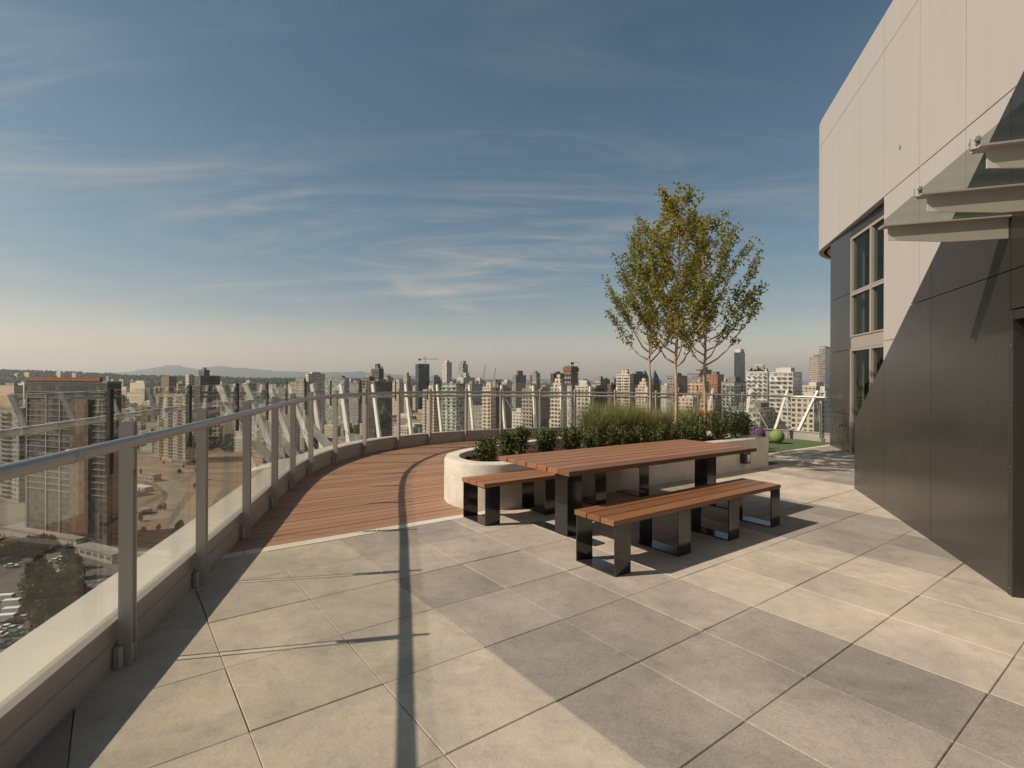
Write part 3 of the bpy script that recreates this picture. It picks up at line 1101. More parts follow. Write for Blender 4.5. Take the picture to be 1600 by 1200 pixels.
def tree(px, yy, top_px, crown, label, seed, leaves, lean=0.0, rad=0.04):
    """crown: (left px, right px, px y of the lowest fork)"""
    rr = random.Random(seed)
    u = (px - 800) / F
    x, y = u * yy, yy
    z0 = deckz(x) + 0.43
    ztop = at(px, top_px, yy)[2]
    zf = at(px, crown[2], yy)[2]
    rl, rr_ = (px - crown[0]) * yy / F, (crown[1] - px) * yy / F
    o = thing('slim_tree', (x, y, z0), label, 'tree', 'young deciduous trees in the planter')
    tr, br, fo = MB(), MB(), MB()
    hgt = ztop - 0.12 - z0
    npt = 14
    pts = [Vector((x + lean * (k / npt) ** 1.5 + 0.02 * math.sin(k * 1.3 + seed), y + 0.02 * math.cos(k * 1.1 + seed), z0 + hgt * 0.97 * k / npt)) for k in range(npt + 1)]
    tr.tube(pts, [rad * (1 - 0.9 * (k / npt) ** 0.9) + 0.003 for k in range(npt + 1)], 9)
    tr.build('trunk', M['bark'], o, smooth=True)

    def trunk_at(z):
        f = max(0, min(0.999, (z - z0) / (hgt * 0.97))) * npt
        i = int(f)
        return pts[i].lerp(pts[i + 1], f - i)

    twigs = []
    nb = 34
    for k in range(nb):
        f = k / (nb - 1)
        zb = zf + (ztop - zf) * (f ** 1.15) * 0.86
        a = k * 2.399 + rr.uniform(-0.4, 0.4)
        side = rl if math.cos(a) < 0 else rr_
        prof = (1 - 0.86 * f ** 1.1) * min(1.0, 0.72 + f * 2.2)
        reach = max(0.16, side * prof * rr.uniform(0.72, 1.06) if abs(math.cos(a)) > 0.3 else (rl + rr_) / 2 * prof * rr.uniform(0.6, 0.95))
        rise = reach * rr.uniform(0.8, 1.25) + 0.14 + 0.25 * f
        b0 = trunk_at(zb)
        dirv = Vector((math.cos(a), math.sin(a), 0))
        bp = []
        for q in range(7):
            g = q / 6
            bp.append(b0 + dirv * reach * (g ** 0.8) + Vector((rr.gauss(0, 0.014), rr.gauss(0, 0.014), rise * g ** 1.25)))
            if bp[-1].z > ztop - 0.08:
                bp[-1].z = ztop - 0.08 - rr.uniform(0, 0.12)
        r0 = 0.017 * (1 - 0.6 * f)
        br.tube(bp, [r0 * (1 - 0.85 * q / 6) + 0.0015 for q in range(7)], 5)
        twigs.append((bp, reach, f))
        for q in range(rr.randint(4, 7)):
            g = rr.uniform(0.3, 0.95)
            i = min(5, int(g * 6))
            c = bp[i].lerp(bp[i + 1], g * 6 - i)
            a2 = a + rr.uniform(-1.3, 1.3)
            l = rr.uniform(0.14, 0.36) * (0.7 + 0.5 * reach)
            tp = [c, c + Vector((math.cos(a2) * l * 0.5, math.sin(a2) * l * 0.5, l * 0.45)), c + Vector((math.cos(a2) * l * 0.85, math.sin(a2) * l * 0.85, l * rr.uniform(0.8, 1.1)))]
            br.tube(tp, [0.004, 0.003, 0.0015], 4, cap=False)
            twigs.append((tp, l, f + 0.1))
    br.build('branches', M['bark'], o, smooth=True)
    tot = sum(max(0.1, w[1]) for w in twigs)
    for tp, l, f in twigs:
        m_ = int(leaves * max(0.1, l) / tot)
        nseg = len(tp) - 1
        long_ = nseg > 3
        for q in range(m_):
            g = rr.uniform(0.35 if long_ else 0.1, 1.0) ** (0.75)
            if long_ and f < 0.12 and g < 0.62:
                continue
            i = min(nseg - 1, int(g * nseg))
            p = tp[i].lerp(tp[i + 1], g * nseg - i) + Vector((rr.gauss(0, 0.035), rr.gauss(0, 0.035), rr.gauss(0, 0.03)))
            inner = 1 - min(1, math.hypot(p.x - x, p.y - y) / 0.55)
            tone = min(1, max(0, rr.gauss(0.36 + 0.34 * inner, 0.2)))
            leaf_quad(fo, p, 0.06, rr, tone, 0.1)
    fo.build('crown', M['leaf'], o, tone=True)


tree(1056, 9.2, 303, (975, 1128, 572), 'tallest slim tree, in the middle of the three in the planter', 5, 8600, 0.04, 0.038)
tree(1101, 10.3, 345, (1030, 1222, 572), 'slim tree with a wide right hand bough, nearest the grey building', 12, 7200, 0.02, 0.037)
tree(1016, 10.6, 352, (932, 1078, 566), 'slimmest tree of the planter, with boughs reaching out over the railing side', 23, 6200, -0.03, 0.031)

# ------------------------------------------------------------------ play turf objects
gx, gy = 6.80, 13.45
b = MB()
b.sphere((gx, gy, deckz(gx) + 0.178), 0.178)
tag(b.build('play_ball', M['green'], smooth=True, loc=(gx, gy, deckz(gx))), 'lime green rubber sphere lying on the green turf by the railing', 'ball')
gx, gy = 6.35, 13.6
b = MB()
b.sphere((gx, gy, deckz(gx) + 0.2), 0.215)
tag(b.build('play_ball', M['purple'], smooth=True, loc=(gx, gy, deckz(gx))), 'purple rubber sphere half hidden behind the end of the planter', 'ball')
ox, oy = 4.72, 13.0
b = MB()
b.box(ox - 0.2, ox + 0.2, oy - 0.2, oy + 0.2, deckz(ox), deckz(ox) + 0.83)
oc_ = tag(b.build('play_cube', M['orange'], loc=(ox, oy, deckz(ox)), bevel=0.04), 'orange play block on the turf, half hidden behind the tree trunk at the shrubs', 'play block')
b = MB()
b.box(ox - 0.13, ox + 0.13, oy - 0.206, oy - 0.198, deckz(ox) + 0.25, deckz(ox) + 0.6)
b.build('recess_panel', M['roofrust'], oc_)

# ------------------------------------------------------------------ the building on the right
bd_ = thing('rooftop_building', (4.5, 6.0, deckz(4.5)), 'rooftop building with pale upper cladding, a dark slanted wall and a glass canopy', 'building')


def plane_box(mb, cx, slope, y0, y1, z0, z1, th, mi=0, tone=0.5):
    """slab whose camera-side face lies in x = cx + slope*y; th metres deep away from the terrace"""
    n_ = np.array([1.0, -slope]) / math.hypot(1, slope)
    q = [np.array([cx + slope * y0, y0]), np.array([cx + slope * y1, y1])]
    q = [q[0], q[0] + n_ * th, q[1] + n_ * th, q[1]]
    mb.hexa([(*p, z0) for p in q], [(*p, z1) for p in q], mi, tone)


WC, WS = 4.07, 0.295
WN = np.array([1.0, -WS]) / math.hypot(1, WS)
WD = np.array([WS, 1.0]) / math.hypot(1, WS)
# upper cladding follows a plan line with a rounded corner
plan = [np.array([WC + WS * yy, yy]) for yy in (0.2, 5.9, 7.16, 8.47, 9.87, 11.12, 12.4, 13.88)]
c0 = plan[-1] + WN * 2.0
for k in range(1, 13):
    a = R(115) * k / 12
    plan.append(c0 - WN * 2.0 * math.cos(a) + WD * 2.0 * math.sin(a))
dlast = (plan[-1] - plan[-2]) / np.linalg.norm(plan[-1] - plan[-2])
plan.append(plan[-1] + dlast * 1.0)
plan.append(plan[-1] + dlast * 3.0)


def clad(mb, z0, z1, th, inset_=0.0, gap=0.006, joints=True):
    for i in range(len(plan) - 1):
        a, b_ = plan[i], plan[i + 1]
        d = (b_ - a) / np.linalg.norm(b_ - a)
        smooth_part = 7 < i < 19
        g = gap if joints and not smooth_part else 0.0
        nn = np.array([d[1], -d[0]])

        def nrm(k):
            d1 = plan[max(k, 1)] - plan[max(k, 1) - 1]
            d2 = plan[min(k + 1, len(plan) - 1)] - plan[min(k, len(plan) - 2)]
            v = d1 / np.linalg.norm(d1) + d2 / np.linalg.norm(d2)
            v = v / np.linalg.norm(v)
            return np.array([v[1], -v[0]])
        na, nb = nrm(i), nrm(i + 1)
        p = [a + d * g + na * inset_, a + d * g + na * (inset_ + th), b_ - d * g + nb * (inset_ + th), b_ - d * g + nb * inset_]
        mb.hexa([(*q, z0) for q in p], [(*q, z1) for q in p])


ZB, ZJ, ZT = 4.98, 7.73, 8.41
m_ = MB()
clad(m_, ZB + 0.008, ZJ - 0.006, 0.06)
clad(m_, ZJ + 0.006, ZT, 0.06)
m_.build('upper_cladding', M['white'], bd_)
m_ = MB()
clad(m_, ZB + 0.03, ZT - 0.02, 0.05, 0.062, 0, False)
m_.build('cladding_backing', M['darkframe'], bd_)
m_ = MB()
clad(m_, ZB - 0.004, ZB + 0.026, 0.105, 0.012, 0, False)
m_.prism([tuple(p + (c0 - p) * 0.1) for p in plan[7:20]], ZB + 0.0, ZB + 0.022)
m_.build('soffit', M['soffit'], bd_)
m_ = MB()
m_.prism([tuple(p + WN * 0.12) if k < 8 else tuple(p + (c0 - p) * 0.13) for k, p in enumerate(plan[:20])] + [(18, 13), (18, 0)], ZT - 0.30, ZT - 0.06)
m_.build('roof', M['roofgrey'], bd_)
# pale lower wall, left of which the window bay is set back
m_ = MB()
for y0, y1 in ((9.86, 8.47), (8.47, 7.16), (7.16, 5.9), (5.9, 0.2)):
    plane_box(m_, WC, WS, y1 + 0.006, y0 - 0.006, 2.275, ZB - 0.012, 0.06)
    plane_box(m_, WC, WS, y1 + 0.006, y0 - 0.006, -0.3, 2.263, 0.06)
m_.build('lower_cladding', M['white'], bd_)
m_ = MB()
q0 = np.array([WC + WS * 9.85, 9.85])
plane_box(m_, WC + 0.065, WS, 0.2, 9.84, -0.3, ZB - 0.02, 0.2)
m_.build('return_wall', M['dark'], bd_)
# vent disc
vy = WC / ((1405 - 800) / F - WS)
vx, vz = WC + WS * vy, at(1405, 229, vy)[2]
m_ = MB()
m_.tube([(vx - WN[0] * 0.012, vy - WN[1] * 0.012, vz), (vx + WN[0] * 0.02, vy + WN[1] * 0.02, vz)], 0.05, 20)
m_.build('vent', M['alu'], bd_)

# set-back dark wall with the tall window
RC, RS = 4.54, 0.263


def ry(px):
    return RC / ((px - 800) / F - RS)


def rz(px, py):
    return at(px, py, ry(px))[2]


yL, yW, yE = ry(1297), ry(1330), 6.0
m_ = MB()
zj1, zj2, zj3 = rz(1297, 471), rz(1297, 551), rz(1297, 641.7)
for a, b_ in ((-0.4, zj3), (zj3, zj2), (zj2, zj1), (zj1, ZB - 0.012)):
    plane_box(m_, RC, RS, yW + 0.01, yL, a + 0.006, b_ - 0.006, 0.06)
m_.build('set_back_wall', M['dark'], bd_)
m_ = MB()
plane_box(m_, RC + 0.064, RS, yW - 0.01, yL - 0.01, -0.4, ZB - 0.03, 0.2)
plane_box(m_, RC + 2.2, RS, yE, yW, -0.4, ZB + 0.4, 0.2)
q0 = np.array([RC + RS * yL, yL])
m_.build('inner_wall', M['winframe'], bd_)
n_ = np.array([1.0, -RS]) / math.hypot(1, RS)
m_ = MB()
p = [q0 + n_ * 0.07, q0 + n_ * 5, q0 + n_ * 5 - np.array([0, .2]), q0 + n_ * 0.07 - np.array([0, .2])]
m_.hexa([(*k, -0.4) for k in p], [(*k, ZB - 0.012) for k in p])
m_.build('end_wall', M['dark'], bd_)
fl = MB()
plane_box(fl, RC + 0.02, RS, yE, yW - 0.02, -0.3, -0.1, 2.1)
plane_box(fl, RC + 0.1, RS, yE, yW - 0.02, 2.3, 2.4, 2.0)
fl.build('inner_floor', M['roofgrey'], bd_)
wins = [(1.62, 2.02, False), (2.02, 4.9, True), (-0.1, 1.62, True)]
zt0, zt1 = rz(1331, 527), rz(1330, 545)          # spandrel
ztr = rz(1334.7, 457.3)
ztop_ = rz(1334, 369)
yM = ry(1361)
rows = [(-0.15, zt1), (zt0, ztr), (ztr, ztop_)]
cols = [(yW, yM), (yM, ry(1395)), (ry(1395), ry(1430))]
for (y1, y0) in cols:
    for (z0, z1) in rows:
        wnd = MB()
        fw = 0.058
        plane_box(wnd, RC - 0.03, RS, y1 - fw, y1 - 0.002, z0, z1, 0.11)
        plane_box(wnd, RC - 0.03, RS, y0 + 0.002, y0 + fw * 0.4, z0, z1, 0.11)
        plane_box(wnd, RC - 0.025, RS, y0 + fw * 0.4, y1 - fw, z1 - fw, z1 - 0.003, 0.1)
        plane_box(wnd, RC - 0.025, RS, y0 + fw * 0.4, y1 - fw, z0 + 0.003, z0 + fw * 0.6, 0.1)
        wo = wnd.build('window_frame', M['winframe'], bd_)
        gp = MB()
        plane_box(gp, RC + 0.02, RS, y0 + fw * 0.42, y1 - fw * 1.02, z0 + fw * 0.62, z1 - fw * 1.02, 0.012)
        gp.build('pane', M['glass_canopy'], wo)
m_ = MB()
plane_box(m_, RC - 0.01, RS, ry(1430), yW - 0.004, zt1 + 0.004, zt0 - 0.004, 0.08)
m_.build('spandrel', M['winframe'], bd_)
m_ = MB()
plane_box(m_, RC, RS, ry(1430), yW - 0.004, ztop_ + 0.004, ZB - 0.012, 0.08)
m_.build('window_header', M['darkframe'], bd_)

# dark slanted wall in front
DC, DS = 2.336, 0.354
DN = np.array([1.0, -DS]) / math.hypot(1, DS)
DD = np.array([DS, 1.0]) / math.hypot(1, DS)
outl = [(7.80, -0.25), (7.80, 0.93), (1.8, 5.16), (1.8, -0.25)]
cuts = [7.9, 6.565, 5.25, 3.92, 2.9, 1.8]
m_ = MB()
bk = MB()


def yzprism(mb, poly, off, th):
    a = sum(poly[i][0] * poly[(i + 1) % len(poly)][1] - poly[(i + 1) % len(poly)][0] * poly[i][1] for i in range(len(poly)))
    if a < 0:
        poly = poly[::-1]
    n = len(poly)
    fr = [(*(np.array([DC + DS * y, y]) + DN * off), z) for y, z in poly]
    bkv = [(*(np.array([DC + DS * y, y]) + DN * (off + th)), z) for y, z in poly]
    mb.add(fr + bkv, [tuple(range(n))[::-1], tuple(range(n, 2 * n))] + [(i, (i + 1) % n, n + (i + 1) % n, n + i) for i in range(n)])


for a, b_ in zip(cuts[:-1], cuts[1:]):
    for z0, z1 in ((-0.25, 2.365), (2.365, 6)):
        if a <= 3.93 and z1 < 3 and a > 2.95:
            z0 = 2.07                                  # door opening
        pol = dedupe(clip_to(outl, [(b_ + 0.004, z0 + 0.004), (a - 0.004, z0 + 0.004), (a - 0.004, z1 - 0.004), (b_ + 0.004, z1 - 0.004)]))
        if len(pol) >= 3:
            yzprism(m_, pol, 0.0, 0.05)
m_.build('dark_wall', M['dark'], bd_)
yzprism(bk, [(7.79, -0.25), (7.79, 0.92), (3.93, 3.63), (3.93, -0.25)], 0.052, 0.1)
yzprism(bk, [(3.93, 2.08), (3.93, 3.63), (1.8, 5.13), (1.8, 2.08)], 0.052, 0.1)
bk.build('wall_backing', M['darkframe'], bd_)
# door in the dark wall
dr = MB()
yzprism(dr, [(3.92, -0.2), (3.92, 2.06), (3.86, 2.06), (3.86, -0.2)], -0.012, 0.2)
yzprism(dr, [(3.86, 1.99), (3.86, 2.06), (2.95, 2.06), (2.95, 1.99)], -0.01, 0.2)
yzprism(dr, [(2.95, -0.2), (2.95, 2.06), (2.9, 2.06), (2.9, -0.2)], -0.012, 0.2)
do = dr.build('door_frame', M['darkframe'], bd_)
dr = MB()
yzprism(dr, [(3.855, -0.2), (3.855, 1.985), (2.955, 1.985), (2.955, -0.2)], 0.12, 0.04)
dr.build('door', M['darkframe'], bd_)
sc_ = MB()
for z in (0.0, 0.45, 0.9, 1.35, 1.8):
    c = np.array([DC + DS * 3.89, 3.89])
    sc_.tube([(*(c - DN * 0.012), z), (*(c - DN * 0.016), z)], 0.006, 8)
sc_.build('screw', M['chrome'], do)

# canopy
cn = MB()
Q = np.array([2.98, 4.215])
LEN = 0.80
ZC = 2.775
front = [Q - DD * (0.762 * k) for k in range(5)]
a, b_ = Q + DD * 0.02, Q - DD * 4.0
q = [a - DN * 0.03, a + DN * (LEN - 0.01), b_ + DN * (LEN - 0.01), b_ - DN * 0.03]
cn.hexa([(*p, ZC + 0.004) for p in q], [(*p, ZC + 0.018) for p in q])
can = cn.build('canopy_glass', M['glass_canopy'], bd_)
for k, p0 in enumerate(front):
    f = MB()
    tip, wall_ = p0 + DN * 0.03, p0 + DN * (LEN - 0.004)
    midp = p0 + DN * 0.42
    for hw, pts_ in ((0.006, None),):
        w_ = DD * hw
        prof = [(tip, -0.006), (tip, -0.115), (midp, -0.16), (wall_, -0.165), (wall_, -0.006)]
        n = len(prof)
        vs = [(*(p - w_), ZC + z) for p, z in prof] + [(*(p + w_), ZC + z) for p, z in prof]
        f.add(vs, [tuple(range(n)), tuple(range(n, 2 * n))[::-1]] + [(i, n + i, n + (i + 1) % n, (i + 1) % n) for i in range(n)])
    fo = f.build('canopy_fin', M['fin'], bd_)
    g = MB()
    q = [tip - DN * 0.05 - DD * 0.055, tip - DN * 0.05 + DD * 0.055, wall_ + DD * 0.055, wall_ - DD * 0.055]
    q = q[::-1]
    g.hexa([(*p, ZC - 0.012) for p in q], [(*p, ZC - 0.001) for p in q])
    g.build('flange', M['fin'], fo)
    if k:
        g = MB()
        c = p0 - DN * 0.02
        g.tube([(*c, ZC - 0.01), (*c, ZC + 0.05)], 0.022, 12)
        g.tube([(*(c - DD * 0.04), ZC + 0.036), (*(c + DD * 0.04), ZC + 0.036)], 0.014, 8)
        g.build('glass_clamp', M['alu_rail'], fo)

hb = MB()
yy = ry(1319)
c = np.array([RC + RS * yy, yy]) - n_ * 0.0
zz = rz(1319, 665)
hb.tube([(*c, zz), (*(c - n_ * 0.1), zz)], 0.02, 10)
hb.tube([(*(c - n_ * 0.1), zz + 0.03), (*(c - n_ * 0.1), zz - 0.07)], 0.018, 10)
hbo = tag(hb.build('hose_bib', M['chrome'], loc=(c[0], c[1], zz)), 'small chrome tap sticking out of the set back dark wall', 'tap')
hb = MB()
hb.tube([(*(c - n_ * 0.06 - RS * 0), zz + 0.02), (*(c - n_ * 0.06), zz + 0.05)], 0.03, 12)
hb.build('handle', M['chrome'], hbo)

# ------------------------------------------------------------------ the town below and beyond
FS = {
    'teal': facade('teal_glazed_facade', (0.055, 0.05, 0.043), (0.02, 0.03, 0.03), 2.6, 2.9, 0.88, 0.78, vary=0.22),
    'cream': facade('cream_facade', (0.56, 0.46, 0.34), (0.06, 0.06, 0.055), 3.2, 2.9, 0.55, 0.5, vary=0.3),
    'beige': facade('beige_facade', (0.44, 0.36, 0.27), (0.05, 0.055, 0.05), 2.8, 3.0, 0.6, 0.55, vary=0.35),
    'white': facade('white_facade', (0.56, 0.52, 0.455), (0.07, 0.075, 0.075), 3.6, 2.9, 0.6, 0.52, vary=0.4),
    'wgrid': facade('white_grid_facade', (0.56, 0.49, 0.39), (0.05, 0.045, 0.04), 3.0, 3.0, 0.62, 0.62, vary=0.2),
    'wglass': facade('white_and_glass_facade', (0.5, 0.46, 0.42), (0.12, 0.14, 0.14), 3.0, 2.9, 0.8, 0.7, vary=1.0),
    'green': facade('green_glass_facade', (0.34, 0.36, 0.3), (0.08, 0.13, 0.11), 2.2, 2.9, 0.82, 0.7, vary=0.7),
    'tealwhite': facade('pale_teal_condo_facade', (0.55, 0.54, 0.45), (0.09, 0.15, 0.14), 2.6, 2.9, 0.7, 0.66, (0.3, 0.36, 0.31), 0.7),
    'dark': facade('dark_facade', (0.09, 0.08, 0.07), (0.025, 0.03, 0.03), 2.4, 3.2, 0.72, 0.6, vary=0.25),
    'darkglass': facade('dark_glass_facade', (0.07, 0.075, 0.075), (0.035, 0.045, 0.05), 1.8, 3.4, 0.86, 0.84, vary=0.2),
    'bluedark': facade('blue_black_glass_facade', (0.035, 0.042, 0.05), (0.03, 0.045, 0.06), 1.6, 3.6, 0.9, 0.9, vary=0.06),
    'grey': facade('grey_facade', (0.27, 0.25, 0.22), (0.05, 0.05, 0.05), 3.0, 3.0, 0.66, 0.5, vary=0.35),
    'brown': facade('brown_facade', (0.2, 0.125, 0.085), (0.04, 0.04, 0.04), 3.0, 3.2, 0.6, 0.5, vary=0.2),
    'brick': facade('brick_red_facade', (0.34, 0.15, 0.095), (0.05, 0.05, 0.05), 3.0, 3.0, 0.5, 0.5, vary=0.3),
    'tan': facade('tan_facade', (0.5, 0.35, 0.22), (0.07, 0.06, 0.05), 3.4, 3.1, 0.5, 0.45, vary=0.2),
    'conc': facade('raw_concrete_frame', (0.36, 0.29, 0.22), (0.03, 0.025, 0.02), 4.0, 3.1, 0.8, 0.72, vary=0.1),
    'tower': facade('pale_slab_tower_facade', (0.5, 0.46, 0.4), (0.12, 0.14, 0.145), 2.4, 2.9, 0.86, 0.6, vary=0.6),
    'shed': facade('long_low_facade', (0.3, 0.28, 0.25), (0.08, 0.08, 0.08), 5.0, 4.0, 0.7, 0.35, vary=0.2),
}
ROOF = {'white': 'roofwhite', 'wgrid': 'roofwhite', 'cream': 'roofwhite', 'wglass': 'roofwhite'}


def box_mesh(name, boxes, m, tone=False):
    b = MB()
    for q in boxes:
        b.box(*q)
    me = bpy.data.meshes.new(name)
    me.from_pydata(b.v, [], b.f)
    me.materials.append(m)
    me.update()
    return me


def child(name, me, parent, loc=(0, 0, 0)):
    o = bpy.data.objects.new(name, me)
    COL.objects.link(o)
    o.parent = parent
    o.location = loc
    return o


rb = random.Random(11)


def bld(pl, pm, pr, ytop, d, style, label, th=40, base=GROUND, pent=0.0, bal=0, group=None, extra=None, kname='tower_block'):
    """building by the picture columns of its left end, near corner and right end, at a real distance d"""
    t = R(th)
    ul, um, ur = (pl - 800) / F, (pm - 800) / F, (pr - 800) / F
    cx, cy = um * d, d
    w1 = (cx - ul * d) / max(0.12, math.cos(t) + ul * math.sin(t))
    w2 = (ur * d - cx) / max(0.12, math.sin(t) - ur * math.cos(t))
    w2 = max(6.0, min(w2, 70))
    h = at(pm, ytop, d)[2] - base
    me = box_mesh('block', [(-w1, 0, 0, w2, 0, h)], FS[style])
    o = bpy.data.objects.new(kname, me)
    COL.objects.link(o)
    o.location = (cx, cy, base)
    o.rotation_euler = (0, 0, -t)
    tag(o, label, 'building', group)
    rm = M[ROOF.get(style, 'roofgrey')]
    child('roof', box_mesh('roof', [(-w1 - 0.15, 0.15, -0.15, w2 + 0.15, h, h + 0.9)], rm), o)
    if pent:
        a, b = rb.uniform(0.2, 0.35), rb.uniform(0.2, 0.35)
        child('penthouse', box_mesh('penthouse', [(-w1 * (1 - a), -w1 * a * 0.8, w2 * b, w2 * (1 - b), h + 0.9, h + 0.9 + pent)], FS[style] if pent > 4.5 else rm), o)
    if 300 < d < 760 and group is None and w1 > 8:
        for k in range(3):
            x0, y0 = -w1 * rb.uniform(0.2, 0.85), w2 * rb.uniform(0.1, 0.7)
            sx, sy, sz = rb.uniform(1.2, 3.2), rb.uniform(1.2, 3), rb.uniform(1, 2.6)
            child('roof_plant', box_mesh('roof_plant', [(x0, x0 + sx, y0, y0 + sy, h + 0.92, h + 0.92 + sz)], M[rb.choice(['roofgrey', 'roofwhite', 'alu'])]), o)
    if bal:
        n = int(min(24, h / 2.9 - 1))
        for k in range(n):
            z = h - 2.9 * (k + 1)
            for c in range(bal):
                x0 = -w1 + w1 * (c + 0.12) / bal
                child('balcony', bal_mesh(w1 / bal * 0.5, rm), o, (x0, 0, z))
    if extra:
        extra(o, w1, w2, h)
    return o


_bm = {}


def bal_mesh(w, m):
    k = (round(w, 1), m.name)
    if k not in _bm:
        _bm[k] = box_mesh('balcony', [(0, w, -1.5, -0.002, 0, 0.22), (0, w, -1.5, -1.42, 0.22, 1.1)], m)
    return _bm[k]


def x_red(o, w1, w2, h):
    child('rust_bay', box_mesh('rust_bay', [(-w1 * 0.40, -w1 * 0.20, -1.2, 0.0, 8, h - 7.5)], FS_rust), o)
    child('rust_edge', box_mesh('rust_edge', [(-w1 * 0.197, -w1 * 0.178, -1.5, 0.0, 8, h - 7.5)], FS_rust), o)
    child('rust_band', box_mesh('rust_band', [(-w1, -w1 * 0.07, -0.6, 0.5, h + 0.92, h + 2.6)], M['roofrust']), o)
    for k in range(17):
        z = h - 2.9 * (k + 1) - 1.5
        child('floor_ledge', box_mesh('floor_ledge', [(-w1 * 0.97, -w1 * 0.41, -0.5, 0.0, z, z + 0.22)], M['roofgrey']), o)
        child('floor_ledge', box_mesh('floor_ledge', [(-w1 * 0.175, -w1 * 0.01, -0.6, 0.0, z, z + 0.22)], M['roofgrey']), o)
    for f in (0.97, 0.72, 0.55):
        child('pale_mullion', box_mesh('pale_mullion', [(-w1 * f - 0.25, -w1 * f + 0.25, -0.5, 0.0, 4, h - 6)], M['alu']), o)


FS_rust = facade('rust_bay_facade', (0.105, 0.045, 0.022), (0.04, 0.04, 0.035), 2.4, 2.9, 0.5, 0.6, vary=0.4)


def x_orange_edge(o, w1, w2, h):
    child('orange_edge', box_mesh('orange_edge', [(-w1 - 0.8, -w1 * 0.72, -0.6, w2 * 0.5, 0, h - 1.5)], M['roofrust']), o)


def x_orange_top(o, w1, w2, h):
    child('formwork', box_mesh('formwork', [(-w1 - 1, 1, -1, w2 + 1, h - 6.5, h - 1.2)], M['roofrust']), o)
    for k in range(9):
        z = h - 10 - k * 6
        child('slab_edge', box_mesh('slab_edge', [(-w1 - 1.6, 1.6, -1.6, w2 + 1.6, z, z + 0.7)], M['roofgrey']), o)


def x_pyramid(o, w1, w2, h):
    b = MB()
    c = (-w1 / 2, w2 / 2, h + 14)
    b.add([(-w1, 0, h + 1), (0, 0, h + 1), (0, w2, h + 1), (-w1, w2, h + 1), c], [(0, 1, 4), (1, 2, 4), (2, 3, 4), (3, 0, 4), (3, 2, 1, 0)])
    me = bpy.data.meshes.new('spire')
    me.from_pydata(b.v, [], b.f)
    me.materials.append(M['copper'])
    child('spire', me, o)


def x_step(o, w1, w2, h):
    for k in range(1, 4):
        i = 0.12 * k
        child('setback', box_mesh('setback', [(-w1 * (1 - i), -w1 * i, w2 * i, w2 * (1 - i), h + 0.95 + 3.2 * (k - 1), h + 0.95 + 3.2 * k)], FS['cream']), o)


def x_crown(o, w1, w2, h):
    child('crown_box', box_mesh('crown_box', [(-w1 * 0.93, -w1 * 0.08, w2 * 0.1, w2 * 0.9, h + 0.95, h + 7)], M['strip']), o)
    child('base_band', box_mesh('base_band', [(-w1 - 0.1, 0.1, -0.1, w2 + 0.1, h * 0.63, h * 0.645)], M['roofwhite']), o)


def x_garden(o, w1, w2, h):
    b = MB()
    rr = random.Random(3)
    for k in range(16):
        x, y = -w1 * rr.uniform(0.05, 0.95), w2 * rr.uniform(0.05, 0.4)
        r = rr.uniform(0.5, 0.9)
        b.add([(x - r, y, h + 0.9), (x, y - r, h + 0.9), (x + r, y, h + 0.9), (x, y + r, h + 0.9), (x, y, h + 0.9 + r * 4)], [(0, 1, 4), (1, 2, 4), (2, 3, 4), (3, 0, 4)])
    me = bpy.data.meshes.new('roof_garden')
    me.from_pydata(b.v, [], b.f)
    me.materials.append(M['citytree'])
    child('roof_garden', me, o)['kind'] = 'stuff'


bld(40, 168, 190, 599, 235, 'teal', 'dark glazed slab tower with a rust red bay and roof band behind the near glass', 20, extra=x_red, pent=0)
bld(290, 313, 344, 588, 620, 'dark', 'dark double slab tower on the left with a higher block rising from its middle', 40, pent=0)
bld(310, 319, 327, 579, 632, 'dark', 'taller dark block standing up behind the double slab tower on the left', 40, pent=3)
bld(290, 295, 298, 588, 600, 'wgrid', 'thin pale edge tower pressed against the left end of the dark slabs', 40)
bld(246, 290, 301, 617, 480, 'beige', 'mid height balcony block seen through the second glass panel from the left', 30, bal=3)
bld(252, 264, 276, 589, 1150, 'brown', 'brown office block on the hillside, left of the dark double slab tower', 40)
bld(203, 226, 240, 599, 1250, 'cream', 'cream stepped block on the hillside, left of the brown office block', 40, pent=5)
bld(276, 285, 290, 599, 1180, 'tan', 'small tan block in the gap between the brown office and the dark slabs', 40, pent=4)
bld(455, 476, 482, 598, 560, 'beige', 'beige block at the left foot of the pale slab with the blank white side', 40, pent=4)
bld(477, 482, 508, 585, 610, 'white', 'pale grey and white slab whose roof crosses the left hand horizon', 35, pent=2)
bld(508, 538, 546, 592, 640, 'green', 'wide dark green glass block right of the pale grey slab', 35, pent=3)
bld(430, 455, 466, 617, 650, 'grey', 'low grey block behind the fifth and sixth railing posts', 40, pent=3)
bld(404, 428, 440, 634, 560, 'white', 'long low white roofed block behind the bend of the railing', 40)
bld(392, 411, 416, 677, 420, 'tan', 'half built yellowish block seen low behind the third railing post', 40)
bld(546, 560, 566, 599, 700, 'grey', 'grey block tucked between the green glass block and the brown tower', 40, pent=3)
bld(566, 577, 583, 590, 520, 'brown', 'brown balcony tower leaning on the left side of the black stepped tower', 40, bal=2)
bld(580, 592, 598, 577, 545, 'dark', 'black stepped tower left of the one with the long jib crane', 40, pent=5)
bld(578, 586, 613, 597, 500, 'darkglass', 'broad black glass block at the foot of the black stepped tower', 40, pent=2)
bld(612, 624, 631, 599, 720, 'cream', 'cream block half way between the black stepped tower and the crane tower', 40, pent=4)
bld(630, 636, 642, 588, 800, 'beige', 'narrow beige tower just left of the crane topped dark tower', 40, pent=5)
bld(649, 654, 671, 569, 900, 'darkglass', 'tall dark ribbed tower carrying a tower crane on its roof', 40, pent=0)
